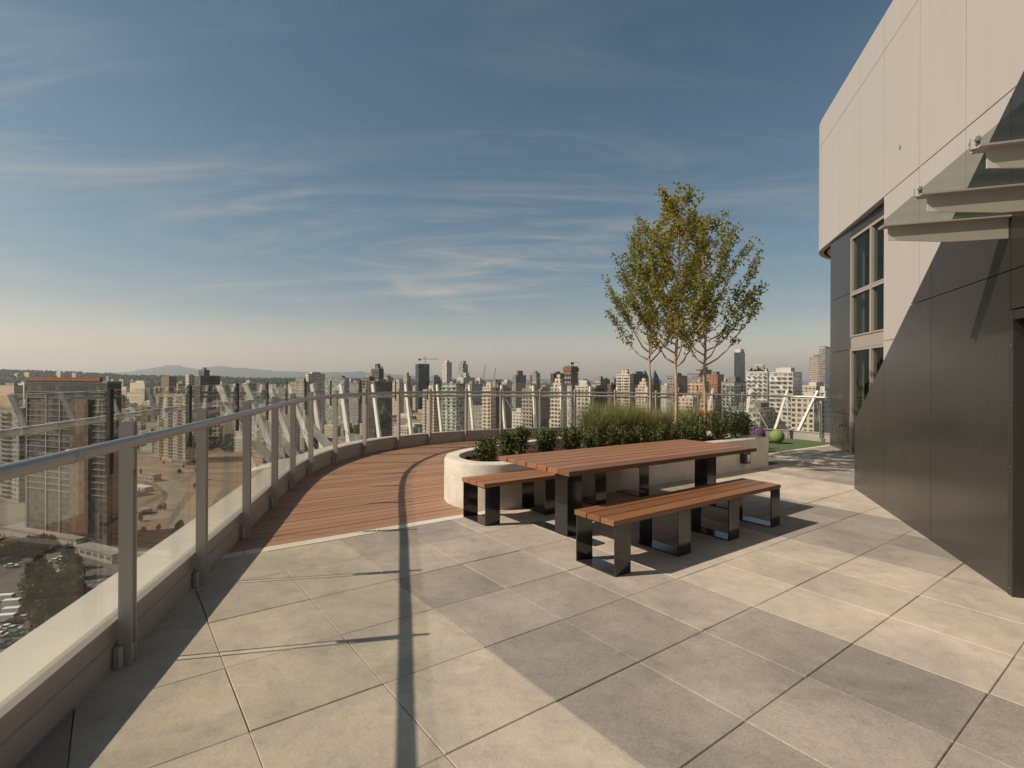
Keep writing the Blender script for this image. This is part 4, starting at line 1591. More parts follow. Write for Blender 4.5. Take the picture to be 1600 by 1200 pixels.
bld(672, 678, 688, 589, 1000, 'grey', 'small grey tower between the crane tower and the white sided tower', 40, pent=3)
bld(691, 698, 706, 567, 850, 'white', 'slim tower with a blank white left side and a dark right side', 40, pent=3)
bld(716, 723, 731, 570, 880, 'green', 'rounded green glass tower right of the white sided tower', 40, pent=6)
bld(661, 678, 691, 611, 480, 'cream', 'cream and green condo in front of the crane topped tower', 40, pent=4, bal=2)
bld(690, 713, 726, 601, 430, 'tealwhite', 'pale teal condo with a flat white top, in front of the white sided tower', 40, bal=3)
bld(714, 724, 742, 591, 640, 'white', 'white stepped block under the green glass tower', 40, pent=6)
bld(725, 737, 755, 601, 570, 'grey', 'grey glass block between the pale teal condo and the yellow cream tower', 40, pent=3)
bld(754, 767, 771, 607, 420, 'cream', 'yellow cream balcony tower below the pair of red crane jibs', 40, bal=2, pent=4)
bld(770, 774, 798, 607, 520, 'dark', 'dark green block right of the yellow cream balcony tower', 40, pent=3)
bld(766, 774, 784, 597, 900, 'tan', 'small tan block on the skyline below the right hand red jib', 40, pent=4)
bld(740, 750, 757, 594, 1000, 'cream', 'small cream block on the skyline left of the red jibs', 40, pent=4)
bld(784, 792, 800, 597, 880, 'white', 'small white block on the skyline right of the red jibs', 40, pent=3)
bld(801, 806, 822, 587, 700, 'grey', 'grey tower with a sloping top between the red jibs and the orange edged tower', 40, pent=6)
bld(829, 838, 844, 584, 720, 'green', 'green glass tower with an orange stripe down its left edge', 40, extra=x_orange_edge, pent=3)
bld(816, 831, 838, 609, 400, 'beige', 'beige balcony tower in front of the orange edged tower', 40, bal=3, pent=3)
bld(840, 846, 858, 610, 560, 'dark', 'low dark block right of the beige balcony tower', 40, pent=3)
bld(860, 865, 881, 584, 650, 'dark', 'square black topped tower beside the concrete tower under construction', 40, pent=2)
bld(881, 892, 903, 573, 690, 'conc', 'unfinished concrete tower with orange formwork on its top floors', 40, extra=x_orange_top)
bld(861, 877, 886, 607, 380, 'cream', 'cream tower with a stepped crown, in front of the unfinished concrete tower', 40, extra=x_step, bal=3)
bld(884, 893, 900, 603, 600, 'tealwhite', 'thin grey green tower between the stepped crown and the white grid tower', 40)
bld(899, 919, 926, 605, 370, 'wgrid', 'white tower with a regular grid of dark windows, left of the grasses', 40, pent=4)
bld(906, 914, 923, 598, 700, 'cream', 'small cream tower peeping over the white grid tower', 40, pent=4)
bld(929, 938, 947, 593, 620, 'beige', 'beige tower with a dark right side left of the big cream balcony tower', 40, pent=3)
bld(923, 930, 945, 607, 500, 'dark', 'low dark block right of the white grid tower', 40, pent=2)
bld(949, 955, 962, 602, 650, 'brown', 'small brown block just left of the big cream balcony tower', 40, pent=3)
bld(963, 984, 990, 586, 540, 'cream', 'big cream balcony tower left of the slimmest tree trunk', 40, bal=2, pent=5)
bld(984, 988, 1012, 585, 620, 'dark', 'black block joined to the right side of the big cream balcony tower', 40, pent=3)
bld(1001, 1006, 1014, 591, 820, 'grey', 'grey tower ending in a pointed green copper roof beside the slimmest trunk', 40, extra=x_pyramid)
bld(1016, 1021, 1030, 592, 780, 'dark', 'dark green tower just right of the slimmest trunk', 40, extra=x_pyramid)
bld(993, 1012, 1020, 608, 500, 'cream', 'low cream block with stepped terraces at the foot of the copper roof', 40, extra=x_step)
bld(1042, 1055, 1074, 588, 560, 'grey', 'grey beige tower directly behind the tallest tree trunk', 40, pent=3)
bld(1074, 1092, 1104, 584, 650, 'grey', 'grey office slab between the two right hand tree trunks', 40, pent=0)
bld(1088, 1095, 1112, 578, 720, 'brown', 'dark brown tower rising behind the right hand trunk', 40, pent=4)
bld(1104, 1121, 1131, 586, 560, 'brick', 'brick red tower just right of the right hand trunk', 40, pent=3)
bld(1076, 1098, 1108, 598, 470, 'tan', 'tan terraced block low between the two right hand trunks', 40, pent=4)
bld(1147, 1157, 1164, 551, 950, 'bluedark', 'tallest tower, sheer dark blue glass with a pale crown', 40, extra=x_crown)
bld(1127, 1147, 1166, 598, 430, 'green', 'green glass condo at the foot of the tallest tower', 40, pent=4, bal=3)
bld(1166, 1199, 1205, 582, 380, 'wglass', 'white glassy apartment block with trees on its roof', 40, pent=5, bal=4, extra=x_garden)
bld(1202, 1239, 1253, 583, 345, 'wglass', 'widest white glassy apartment block with a dark right side, beside the roof garden block', 40, pent=3, bal=4)
bld(1265, 1279, 1286, 559, 700, 'beige', 'tall beige tower at the right end of the skyline', 40, pent=4)
bld(1280, 1289, 1304, 542, 600, 'tower', 'tall glass and white tower half hidden by the building edge', 40, pent=0, bal=2)
bld(1252, 1275, 1297, 604, 480, 'cream', 'cream grid block under the two tall towers at the right', 40, pent=3)
bld(1272, 1290, 1304, 614, 320, 'white', 'low white block at the right end of the railing', 40, pent=3)
bld(1132, 1188, 1232, 641, 330, 'green', 'long low teal glass building behind the far railing', 40, pent=3)
bld(1090, 1114, 1128, 624, 340, 'beige', 'pale concrete block behind the orange play block', 40, pent=3)
bld(1060, 1083, 1092, 622, 420, 'cream', 'small pale block behind the two right hand trunks, below the tan terraces', 40, pent=2)
bld(1236, 1272, 1302, 624, 300, 'wgrid', 'low pale block in front of the cream grid block on the right', 40, pent=3)
bld(560, 650, 705, 666, 600, 'shed', 'very long low grey building behind the middle railing posts', 40)
bld(560, 610, 640, 651, 760, 'shed', 'long low grey hall behind the very long low building', 40)
bld(700, 765, 850, 645, 520, 'shed', 'broad grey windowed podium behind the middle of the railing', 40, pent=4)
bld(800, 816, 822, 645, 470, 'white', 'small white block in front of the beige balcony tower', 40, pent=3)
bld(640, 664, 690, 648, 700, 'tan', 'low tan block behind the middle railing posts, right of the long grey hall', 40, pent=5)
bld(240, 296, 300, 694, 490, 'shed', 'low long house row with a pinkish roof by the boats', 20, pent=0, extra=lambda o, w1, w2, h: child('pink_roof', box_mesh('pink_roof', [(-w1 - 1, 1, -1, w2 + 1, h + 0.95, h + 2.2)], M['strip']), o), kname='house_row')
bld(118, 176, 187, 870, 222, 'shed', 'low grey flat roofed building beside the dark trees far below the near glass', 25, kname='low_building')
bld(0, 120, 170, 846, 236, 'shed', 'long podium with a pale roof edge at the foot of the rust and glass tower', 20, kname='low_building')
bld(-60, 30, 62, 640, 330, 'grey', 'grey balcony block cut by the left edge of the picture', 25, bal=3)
bld(0, 22, 36, 603, 900, 'tan', 'tan hillside block at the far left, above the railing', 30, pent=4)
bld(28, 38, 44, 600, 1000, 'cream', 'cream hillside block left of the rust banded tower', 30, pent=3)

# filler blocks between the ones above: alike, so they share their labels
rf = random.Random(21)
kinds = ['cream', 'beige', 'grey', 'white', 'dark', 'green', 'tan', 'brown', 'wgrid']
for k in range(46):
    px = 545 + 750 * (k + rf.random()) / 46
    d = rf.uniform(850, 1900)
    ht = rf.uniform(46, 74) if d < 1300 else rf.uniform(58, 80)
    ytop = CY + ROLL * (px - 800) + (H - GROUND - ht) / d * F
    w = rf.uniform(15, 26) / d * F
    bld(px - w * 0.6, px, px + w * 0.6, ytop, d, rf.choice(kinds), 'small distant mid height block among the towers of the skyline', 40, pent=rf.choice([0, 3, 4]), group='distant mid height blocks of the skyline')
for k in range(70):
    px = 385 + 915 * (k + rf.random()) / 70
    d = rf.uniform(430, 1000)
    ht = rf.uniform(9, 30)
    ytop = CY + ROLL * (px - 800) + (H - GROUND - ht) / d * F
    w = rf.uniform(18, 40) / d * F
    bld(px - w * 0.7, px, px + w * 0.5, ytop, d, rf.choice(kinds + ['shed', 'shed']), 'low town block showing through the glass below the handrail', 40, pent=rf.choice([0, 2.5, 3]), group='low blocks seen through the railing', kname='low_building')

for k in range(85):
    px = -60 + 640 * (k + rf.random()) / 85
    d = rf.uniform(520, 1050)
    ht = rf.uniform(8, 26) if rf.random() < 0.8 else rf.uniform(30, 48)
    ytop = CY + ROLL * (px - 800) + (H - GROUND - ht) / d * F
    w = rf.uniform(14, 34) / d * F
    bld(px - w * 0.7, px, px + w * 0.35, ytop, d, rf.choice(['cream', 'beige', 'grey', 'white', 'tan', 'brick', 'brown', 'green', 'shed']), 'low block in the valley between the glass railing and the wooded hill', 35, pent=rf.choice([0, 2.5, 3]), group='low blocks in the valley on the left', kname='low_building')

# ---- terrain
RIDGE = [(-700, 570), (-300, 574), (0, 577.5), (60, 579), (130, 582), (200, 585), (300, 588), (400, 590), (560, 591.5), (700, 593), (800, 596), (860, 599), (1000, 602), (1300, 603), (1900, 603)]


def ridge_y(px):
    return float(np.interp(px, [p for p, _ in RIDGE], [q for _, q in RIDGE]))


def hill_z(u, y):
    px = 800 + u * F
    zr = at(px, ridge_y(px) + 2.2, 3300)[2]
    f = min(1, max(0, (y - 950) / 2350))
    f = f * f * (3 - 2 * f)
    z = GROUND + 0.5 + (zr - GROUND) * f
    if y > 3300:
        z -= (y - 3300) * 0.07
    return z + (f * 4.0 * math.sin(u * 43 + y * 0.004) * math.sin(y * 0.011 + u * 17) if y < 3600 else 0)


hb_ = MB()
us = np.linspace(-1.9, 1.4, 150)
ys = np.r_[np.linspace(960, 3300, 30), [3700, 4500, 5600]]
vs = [(u * y, y, max(GROUND - 3, hill_z(u, y))) for y in ys for u in us]
nu = len(us)
hb_.add(vs, [(j * nu + i, j * nu + i + 1, (j + 1) * nu + i + 1, (j + 1) * nu + i) for j in range(len(ys) - 1) for i in range(nu - 1)])
M['hill'] = simple('wooded_hill', (0.04, 0.045, 0.022), 0.95, 0, 0.2, 0.5, 0.02)
hb_.build('hills', M['hill'], smooth=True)['kind'] = 'structure'

tr_ = MB()
rt = random.Random(31)


def blob(mb, x, y, z, r, h, rr):
    n = 6
    ring1 = [(x + r * rr.uniform(0.75, 1.15) * math.cos(6.283 * k / n), y + r * rr.uniform(0.75, 1.15) * math.sin(6.283 * k / n), z + h * rr.uniform(0.25, 0.45)) for k in range(n)]
    ring2 = [(x + r * rr.uniform(0.4, 0.75) * math.cos(6.283 * k / n + 0.5), y + r * rr.uniform(0.4, 0.75) * math.sin(6.283 * k / n + 0.5), z + h * rr.uniform(0.65, 0.85)) for k in range(n)]
    tn = rr.random()
    mb.add(ring1 + ring2 + [(x, y, z + h), (x, y, z)],
           [(k, (k + 1) % n, n + (k + 1) % n, n + k) for k in range(n)] + [(n + k, n + (k + 1) % n, 2 * n) for k in range(n)] + [((k + 1) % n, k, 2 * n + 1) for k in range(n)], 0, tn)


for k in range(9000):
    f = rt.random()
    y = 1020 + 2400 * f
    px = rt.uniform(-120, 640) if rt.random() < 0.8 else rt.uniform(640, 1320)
    u = (px - 800) / F
    r = rt.uniform(4, 9)
    blob(tr_, u * y, y, hill_z(u, y) - 1, r, r * rt.uniform(1.1, 1.9), rt)
for k in range(2600):
    y = 560 + 480 * rt.random()
    px = rt.uniform(-120, 560)
    if 640 + 0 * px < CY + 79 / y * F < 700 and 190 < px < 310:
        continue
    u = (px - 800) / F
    r = rt.uniform(2.5, 5.5)
    blob(tr_, u * y, y, GROUND, r, r * rt.uniform(1.2, 2.2), rt)
tag(tr_.build('distant_woodland', M['citytree'], tone=True), 'dark woodland covering the far hillside between the houses', 'woodland', kind='stuff')
for k in range(120):
    px = -40 + 640 * (k + rt.random()) / 120
    y = rt.uniform(1050, 2500)
    u = (px - 800) / F
    z = hill_z(u, y)
    ht = rt.choice([9, 11, 14, 18, 24, 30])
    ytop = CY + ROLL * (px - 800) + (H - z - ht) / y * F
    w = rt.uniform(14, 34) / y * F
    bld(px - w * 0.65, px, px + w * 0.45, ytop, y, rt.choice(['cream', 'white', 'tan', 'beige', 'brick', 'wgrid', 'grey']), 'small block half sunk among the trees of the far hillside', 38, base=z - 3, pent=rt.choice([0, 2.5]), group='blocks among the trees of the hillside', kname='hillside_house')

mt = MB()
mp_ = [(-900, 584), (-300, 586), (0, 586), (100, 583.5), (160, 583), (200, 581), (230, 576.5), (250, 572.5), (265, 571), (280, 571.5), (297, 574.5), (312, 577), (325, 573.5), (340, 571.5), (352, 572), (365, 575), (385, 574.5), (410, 578), (440, 580), (470, 581), (505, 582), (560, 580.5), (600, 584), (680, 590), (800, 594), (845, 592.5), (870, 594), (1000, 598), (1240, 596.5), (1290, 597), (1500, 600), (2000, 600)]
pxs_ = np.arange(-900, 2000, 4)
yr = np.interp(pxs_, [p for p, _ in mp_], [q for _, q in mp_]) + 0.35 * np.sin(pxs_ * 0.31) + 0.3 * np.sin(pxs_ * 0.13 + 1)
vs = []
for px, yy in zip(pxs_, yr):
    for dd, fz in ((10500, 0.0), (12250, 0.62), (13500, 1.0), (15500, 0.0)):
        x, y, z = at(px, yy, 13500)
        vs.append((x * dd / 13500, dd, GROUND + (z - GROUND) * fz))
mt.add(vs, [(i * 4 + k, (i + 1) * 4 + k, (i + 1) * 4 + k + 1, i * 4 + k + 1) for i in range(len(pxs_) - 1) for k in range(3)])
M['mount'] = simple('distant_mountain', (0.05, 0.06, 0.045), 0.95, 0, 0.1, 0.3, 0.0006)
mt.build('mountains', M['mount'], smooth=True)['kind'] = 'structure'

# ---- ground sheet, roads, water
gm, gnt, gbs = mat('town_ground')
gc = coords(gnt)
vo = N(gnt, 'ShaderNodeTexVoronoi', distance='CHEBYCHEV')
vo.inputs['Scale'].default_value = 0.018
vo.inputs['Randomness'].default_value = 0.85
L(gnt, gc, vo.inputs['Vector'])
spv = N(gnt, 'ShaderNodeSeparateColor')
L(gnt, vo.outputs['Color'], spv.inputs[0])
cc = ramp(gnt, spv.outputs[0], [(0.0, (0.09, 0.085, 0.075)), (0.3, (0.16, 0.14, 0.11)), (0.5, (0.05, 0.055, 0.03)), (0.65, (0.2, 0.17, 0.13)), (0.8, (0.12, 0.1, 0.08)), (1.0, (0.28, 0.25, 0.2))])
gn = noise(gnt, gc, 0.05, 8, 0.7)
L(gnt, mixc(gnt, maprange(gnt, gn, 0.35, 0.65, 0, 0.6), cc, (0.075, 0.065, 0.05)), gbs.inputs['Base Color'])
gbs.inputs['Roughness'].default_value = 0.95
gr = MB()
gr.add([(-60000, -3000, GROUND), (60000, -3000, GROUND), (60000, 60000, GROUND), (-60000, 60000, GROUND)], [(0, 1, 2, 3)])
gr.build('ground', gm)['kind'] = 'structure'


def patch(name, pts, m, dz):
    b = MB()
    p = [on_ground(*q) for q in pts]
    a = sum(p[i][0] * p[(i + 1) % len(p)][1] - p[(i + 1) % len(p)][0] * p[i][1] for i in range(len(p)))
    if a < 0:
        p = p[::-1]
    b.add([(x, y, GROUND + dz) for x, y in p], [tuple(range(len(p)))])
    b.build(name, m)['kind'] = 'structure'


def road(name, pts, w, m, dz):
    P = catmull([on_ground(*q) for q in pts], 6)
    tt = np.gradient(P, axis=0)
    tt /= np.linalg.norm(tt, axis=1)[:, None]
    nn = np.c_[-tt[:, 1], tt[:, 0]] * w / 2
    b = MB()
    vs = []
    for p, n in zip(P, nn):
        vs += [(*(p - n), GROUND + dz), (*(p + n), GROUND + dz)]
    b.add(vs, [(2 * i, 2 * i + 2, 2 * i + 3, 2 * i + 1) for i in range(len(P) - 1)])
    for f in b.f[:1]:
        pass
    b.build(name, m)['kind'] = 'structure'


patch('water', [(-200, 641), (330, 641), (330, 657), (200, 660), (-200, 662)], M['water'], 0.1)
patch('water', [(215, 684), (300, 682), (305, 694), (212, 700)], M['water'], 0.104)
patch('bare_ground', [(150, 712), (420, 708), (470, 735), (420, 800), (300, 905), (180, 905), (190, 800)], M['dirt'], 0.06)
patch('dry_verge', [(190, 866), (330, 838), (330, 905), (200, 910)], M['dry'], 0.12)
patch('car_park', [(-260, 862), (190, 852), (190, 900), (90, 985), (0, 1010), (-260, 1120)], M['asphalt'], 0.08)
patch('dry_verge', [(25, 1005), (88, 958), (110, 962), (40, 1020)], M['dry'], 0.14)
patch('footpath', [(-40, 1062), (60, 996), (78, 998), (-20, 1080)], M['conc_road'], 0.16)
road('road', [(150, 729), (215, 731), (260, 733), (320, 737), (420, 735)], 12, M['conc_road'], 0.18)
road('road', [(160, 738), (215, 742), (245, 747), (266, 757), (273, 770), (265, 785), (254, 798), (244, 812)], 13, M['conc_road'], 0.2)
road('road', [(330, 762), (310, 790), (292, 820), (270, 850)], 15, M['conc_road'], 0.22)
road('road', [(225, 752), (246, 762), (258, 774), (250, 790), (238, 806)], 3, M['asphalt'], 0.24)
road('road', [(-150, 905), (0, 880), (90, 868), (190, 858)], 12, M['asphalt'], 0.26)

# ---- cars, boats, trees low down on the left
cb_ = MB()
cb_.hexa([(-2.2, -0.88, 0.3), (2.2, -0.88, 0.3), (2.2, 0.88, 0.3), (-2.2, 0.88, 0.3)], [(-2.15, -0.85, 0.95), (2.1, -0.82, 0.82), (2.1, 0.82, 0.82), (-2.15, 0.85, 0.95)])
cg_ = MB()
cg_.hexa([(-1.7, -0.8, 0.94), (1.0, -0.8, 0.9), (1.0, 0.8, 0.9), (-1.7, 0.8, 0.94)], [(-1.3, -0.66, 1.46), (0.3, -0.66, 1.46), (0.3, 0.66, 1.46), (-1.3, 0.66, 1.46)])
cr_ = MB()
cr_.box(-1.25, 0.28, -0.64, 0.64, 1.46, 1.5)
wh_ = MB()
wh_.tube([(0, -0.1, 0), (0, 0.1, 0)], 0.32, 10)


def mesh_of(mb, name, mats):
    me = bpy.data.meshes.new(name)
    me.from_pydata(mb.v, [], mb.f)
    for m in mats:
        me.materials.append(m)
    me.update()
    return me


M['carglass'] = simple('car_glass', (0.02, 0.022, 0.025), 0.1)
PAINT = {c: simple('paint_' + c, v, 0.25, 0.0, 0.6) for c, v in dict(white=(0.75, 0.74, 0.7), silver=(0.45, 0.45, 0.44), black=(0.025, 0.025, 0.027), red=(0.35, 0.04, 0.03), blue=(0.05, 0.1, 0.16), teal=(0.06, 0.15, 0.17)).items()}
CM = {c: mesh_of(cb_, 'car_body', [PAINT[c]]) for c in PAINT}
CR = {c: mesh_of(cr_, 'car_roof', [PAINT[c]]) for c in PAINT}
cg_me, wh_me = mesh_of(cg_, 'car_cabin', [M['carglass']]), mesh_of(wh_, 'car_wheel', [M['tyre']])
vb_ = MB()
vb_.hexa([(-2.7, -1.0, 0.35), (2.7, -1.0, 0.35), (2.7, 1.0, 0.35), (-2.7, 1.0, 0.35)], [(-2.7, -0.95, 2.35), (2.0, -0.95, 2.35), (2.0, 0.95, 2.35), (-2.7, 0.95, 2.35)])
van_me = mesh_of(vb_, 'van_body', [PAINT['white']])
vw_ = MB()
vw_.hexa([(2.06, -0.9, 1.35), (2.42, -0.9, 1.35), (2.42, 0.9, 1.35), (2.06, 0.9, 1.35)], [(2.02, -0.85, 2.2), (2.12, -0.85, 2.2), (2.12, 0.85, 2.2), (2.02, 0.85, 2.2)])
vw_me = mesh_of(vw_, 'van_window', [M['carglass']])


def car(px, py, colour, yaw, label, van=False):
    x, y = on_ground(px, py)
    o = bpy.data.objects.new('parked_van' if van else 'parked_car', None)
    COL.objects.link(o)
    o.location = (x, y, GROUND + 0.27)
    o.rotation_euler = (0, 0, R(yaw))
    tag(o, label, 'van' if van else 'car', 'cars parked far below the near glass')
    if van:
        child('body', van_me, o)
        child('windscreen', vw_me, o)
    else:
        child('body', CM[colour], o)
        child('cabin', cg_me, o)
        child('roof', CR[colour], o)
    for wx in (-1.35, 1.35):
        for wy in (-0.8, 0.8):
            child('wheel', wh_me, o, (wx, wy, 0.32))


for c in [(18, 887, 'white', 20, 'white car alone at the edge of the dark grass left of the pines'),
          (87, 879, 'white', 25, 'left one of two white cars parked side by side above the pines'),
          (97, 875, 'white', 25, 'right one of two white cars parked side by side above the pines'),
          (94, 899, 'silver', 35, 'silver car half hidden by the pines, lower of its pair'),
          (101, 892, 'white', 35, 'white car half hidden by the pines, upper of its pair'),
          (32, 963, 'red', 15, 'red car beside the pines at the end of the vehicle rows'),
          (20, 975, 'black', 15, 'black car in the row below the white vans'),
          (13, 984, 'white', 15, 'white car in the row below the white vans'),
          (22, 986, 'silver', 15, 'silver car next to the teal one in the lowest row'),
          (25, 994, 'teal', 15, 'teal car at the front of the lowest row, by the dry verge'),
          (12, 1008, 'black', 20, 'black car nearest the footpath, left of the other dark one'),
          (4, 1012, 'blue', 20, 'dark blue car at the very edge of the picture below the others'),
          (40, 969, 'silver', 15, 'silver car close under the pines beside the red one'),
          (2, 996, 'white', 15, 'white car at the left edge of the picture in the lowest row')]:
    car(*c)
for px, py, yaw, lb in [(10, 940, 12, 'white van at the back of the rows of parked vehicles'), (20, 948, 12, 'white van just in front of the rearmost white van'),
                        (20, 961, 12, 'white van standing tallest in the middle of the rows'), (12, 972, 12, 'long white van in front of the middle white van')]:
    car(px, py, 'white', yaw, lb, True)


def ctree(px, py, r, h, label, group, m='citytree', conifer=False, z=GROUND):
    x, y = on_ground(px, py, z)
    rr = random.Random(int(px * 7 + py))
    o = thing('town_tree', (x, y, z), label, 'tree', group)
    b = MB()
    b.tube([(x, y, z - 0.2), (x, y, z + h * 0.5)], [0.3, 0.18], 6)
    b.build('trunk', M['bark'], o)
    f = MB()
    for k in range(420):
        t_ = rr.random()
        a = rr.uniform(0, 6.283)
        q = (1 - t_) if conifer else math.sin(math.pi * (0.12 + 0.86 * t_)) ** 0.7
        rad = r * q * rr.uniform(0.35, 1.05)
        leaf_quad(f, (x + rad * math.cos(a), y + rad * math.sin(a), z + h * (0.16 + 0.84 * t_)), r * 0.42, rr, min(1, max(0, rr.gauss(0.45, 0.28))), 0.1)
    f.build('crown', M[m], o, tone=True)


for k, (px, py, r, h) in enumerate([(48, 925, 4, 10), (62, 912, 4.5, 11), (74, 926, 4.2, 10), (58, 945, 4.4, 11), (80, 945, 4.6, 10), (95, 935, 4.5, 9), (110, 928, 4.6, 9), (72, 965, 4, 10), (60, 990, 2.6, 8), (92, 958, 4.2, 8), (108, 948, 4, 7), (122, 938, 4, 7), (50, 960, 3.5, 9), (118, 905, 4, 9), (108, 890, 4, 10)]):
    ctree(px, py, r, h, 'dark pine in the clump beside the parked vehicles', 'pines in the clump by the car park', conifer=True)
ctree(16, 872, 3.6, 9, 'orange autumn tree at the foot of the rust and glass tower', None, 'orangetree')
for k, (px, py) in enumerate([(5, 868), (28, 870), (40, 866), (52, 864), (68, 862), (-10, 880)]):
    ctree(px, py, 4, 7, 'dark round tree in the strip along the tower podium', 'trees along the podium')
pgx, pgy = on_ground(160, 925)
pg = thing('timber_frame', (pgx, pgy, GROUND), 'pale open timber frame standing right of the pine clump', 'frame')
for k in range(3):
    b = MB()
    for s_ in (0, 1):
        b.bar((pgx - 3 + 3 * k, pgy - 3 + 6 * s_, GROUND), (pgx - 3 + 3 * k, pgy - 3 + 6 * s_, GROUND + 3.2), 0.3, 0.3)
    b.bar((pgx - 3 + 3 * k, pgy - 3.4, GROUND + 3.35), (pgx - 3 + 3 * k, pgy + 3.4, GROUND + 3.35), 0.3, 0.3)
    b.build('portal', M['roofwhite'], pg)
bt = MB()
bt.add([(-4, -1.2, 0), (3, -1.2, 0), (4.6, 0, 0.2), (3, 1.2, 0), (-4, 1.2, 0), (-4, -1.4, 1.1), (3, -1.4, 1.2), (5.2, 0, 1.5), (3, 1.4, 1.2), (-4, 1.4, 1.1)],
       [(4, 3, 2, 1, 0), (5, 6, 7, 8, 9), (0, 1, 6, 5), (1, 2, 7, 6), (2, 3, 8, 7), (3, 4, 9, 8), (4, 0, 5, 9)])
bc = MB()
bc.hexa([(-2.4, -1.0, 1.12), (1.4, -1.0, 1.12), (1.4, 1.0, 1.12), (-2.4, 1.0, 1.12)], [(-2.0, -0.8, 2.3), (0.6, -0.8, 2.3), (0.6, 0.8, 2.3), (-2.0, 0.8, 2.3)])
b_me, c_me = mesh_of(bt, 'hull', [M['roofwhite']]), mesh_of(bc, 'cabin', [PAINT['silver']])
rbt = random.Random(8)
for k in range(22):
    x, y = on_ground(rbt.uniform(221, 300) if k < 12 else rbt.uniform(219, 242), rbt.uniform(685, 693) if k < 12 else rbt.uniform(692, 700), GROUND)
    o = bpy.data.objects.new('moored_boat', None)
    COL.objects.link(o)
    o.location = (x, y, GROUND + 0.15)
    o.rotation_euler = (0, 0, rbt.choice([0.3, 0.35, 1.9, -1.2]))
    tag(o, 'small white boat moored in the basin behind the house row', 'boat', 'white boats moored in the basin')
    child('hull', b_me, o)
    child('cabin', c_me, o)


for k in range(16):
    px, py = rbt.uniform(205, 330), rbt.uniform(716, 840)
    ctree(px, py, rbt.uniform(0.9, 1.8), rbt.uniform(2.5, 4.5), 'small scrubby tree on the bare ground below the second glass panel', 'scrubby trees on the bare ground')
for k, (pl, pm, pr, yt, d) in enumerate([(222, 240, 248, 744, 395), (205, 226, 232, 764, 360), (300, 318, 324, 752, 400), (226, 250, 258, 716, 500), (268, 290, 296, 722, 470), (208, 222, 226, 800, 300)]):
    bld(pl, pm, pr, yt, d, ['shed', 'white', 'tan', 'grey', 'shed', 'brown'][k], 'low site shed on the bare ground beside the curving pale road', 25, group='site sheds on the bare ground', kname='site_shed')
# ---- cranes on the skyline
def crane(px, ybase, ytop, d, jib, label, luff=None, m='roofgrey', kw=0.9):
    x, y, z0 = at(px, ybase, d)
    z1 = at(px, ytop, d)[2]
    o = thing('tower_crane', (x, y, z0), label, 'crane')
    b = MB()
    b.bar((x, y, z0 - 8), (x, y, z1), kw, kw)
    b.build('mast', M[m], o)
    b = MB()
    if luff:
        xe, ye, ze = at(luff[0], luff[1], d)
        b.bar((x, y, z1 - 1), (xe, ye, ze), kw * 1.1, kw * 1.1)
        b.build('jib', M[m], o)
    else:
        zj = at(px, jib[2], d)[2]
        b.bar((at(jib[0], jib[2], d)[0], y, zj), (at(jib[1], jib[2], d)[0], y, zj), kw, kw)
        b.build('jib', M[m], o)
        b = MB()
        xx = at(jib[0], jib[2], d)[0]
        b.box(xx, xx + 3.5, y - 1.2, y + 1.2, zj - 2.6, zj + 0.6)
        b.build('counterweight', M['darkframe'], o)


crane(664.5, 569, 556, 905, (654, 685, 561), 'tower crane with a long level jib on top of the dark ribbed tower')
crane(896, 572, 565, 700, (892, 909, 566.5), 'small pale crane on top of the unfinished concrete tower', m='roofwhite', kw=0.7)
crane(755, 596, 590, 1000, None, 'left one of two thin red crane jibs pointing up over the skyline', (759, 570), 'roofrust', 0.9)
crane(772.5, 596, 590, 1010, None, 'right one of two thin red crane jibs pointing up over the skyline', (774.5, 575), 'roofrust', 0.9)

# ---- air
hz = MB()
hz.box(-26000, 26000, -2500, 17500, GROUND - 1.5, 500)
hm = bpy.data.materials.new('air')
hm.use_nodes = True
hn = hm.node_tree
hn.nodes.remove(hn.nodes['Principled BSDF'])
pv_ = N(hn, 'ShaderNodeVolumePrincipled')
pv_.inputs['Color'].default_value = (0.9, 0.96, 1.0, 1)
pv_.inputs['Density'].default_value = 5.8e-5
pv_.inputs['Anisotropy'].default_value = 0.25
L(hn, pv_.outputs[0], hn.nodes['Material Output'].inputs['Volume'])
tag(hz.build('haze', hm), 'thin pale haze between the terrace and the far hills', 'haze', kind='stuff')

# ------------------------------------------------------------------ light, sky, camera
SUN_AZ, SUN_EL = 13.5, 41.5                        # shadows run towards (cos az, sin az)
d = Vector((math.cos(R(SUN_AZ)) * math.cos(R(SUN_EL)), math.sin(R(SUN_AZ)) * math.cos(R(SUN_EL)), -math.sin(R(SUN_EL))))
sun = bpy.data.lights.new('sun', 'SUN')
sun.energy = 4.3
sun.angle = R(0.53)
sun.color = (1.0, 0.86, 0.70)
so_ = bpy.data.objects.new('sun', sun)
so_.rotation_euler = d.to_track_quat('-Z', 'Y').to_euler()
so_.location = (-20, -5, 30)
COL.objects.link(so_)

wd = bpy.data.worlds.new('World')
S.world = wd
wd.use_nodes = True
nt = wd.node_tree
bg = nt.nodes['Background']
sky = N(nt, 'ShaderNodeTexSky', sky_type='NISHITA')
sky.sun_disc = False
sky.sun_elevation = R(SUN_EL)
# direction towards the sun is (-cos az, -sin az); sky rotation is measured from +Y, clockwise
sky.sun_rotation = math.atan2(-math.cos(R(SUN_AZ)), -math.sin(R(SUN_AZ)))
sky.altitude = 80
sky.air_density = 1.0
sky.dust_density = 1.6
sky.ozone_density = 1.0
tc = N(nt, 'ShaderNodeTexCoord')
sepd = N(nt, 'ShaderNodeSeparateXYZ')
L(nt, tc.outputs['Generated'], sepd.inputs[0])
zz_ = math_(nt, 'MAXIMUM', sepd.outputs[2], 0.0)
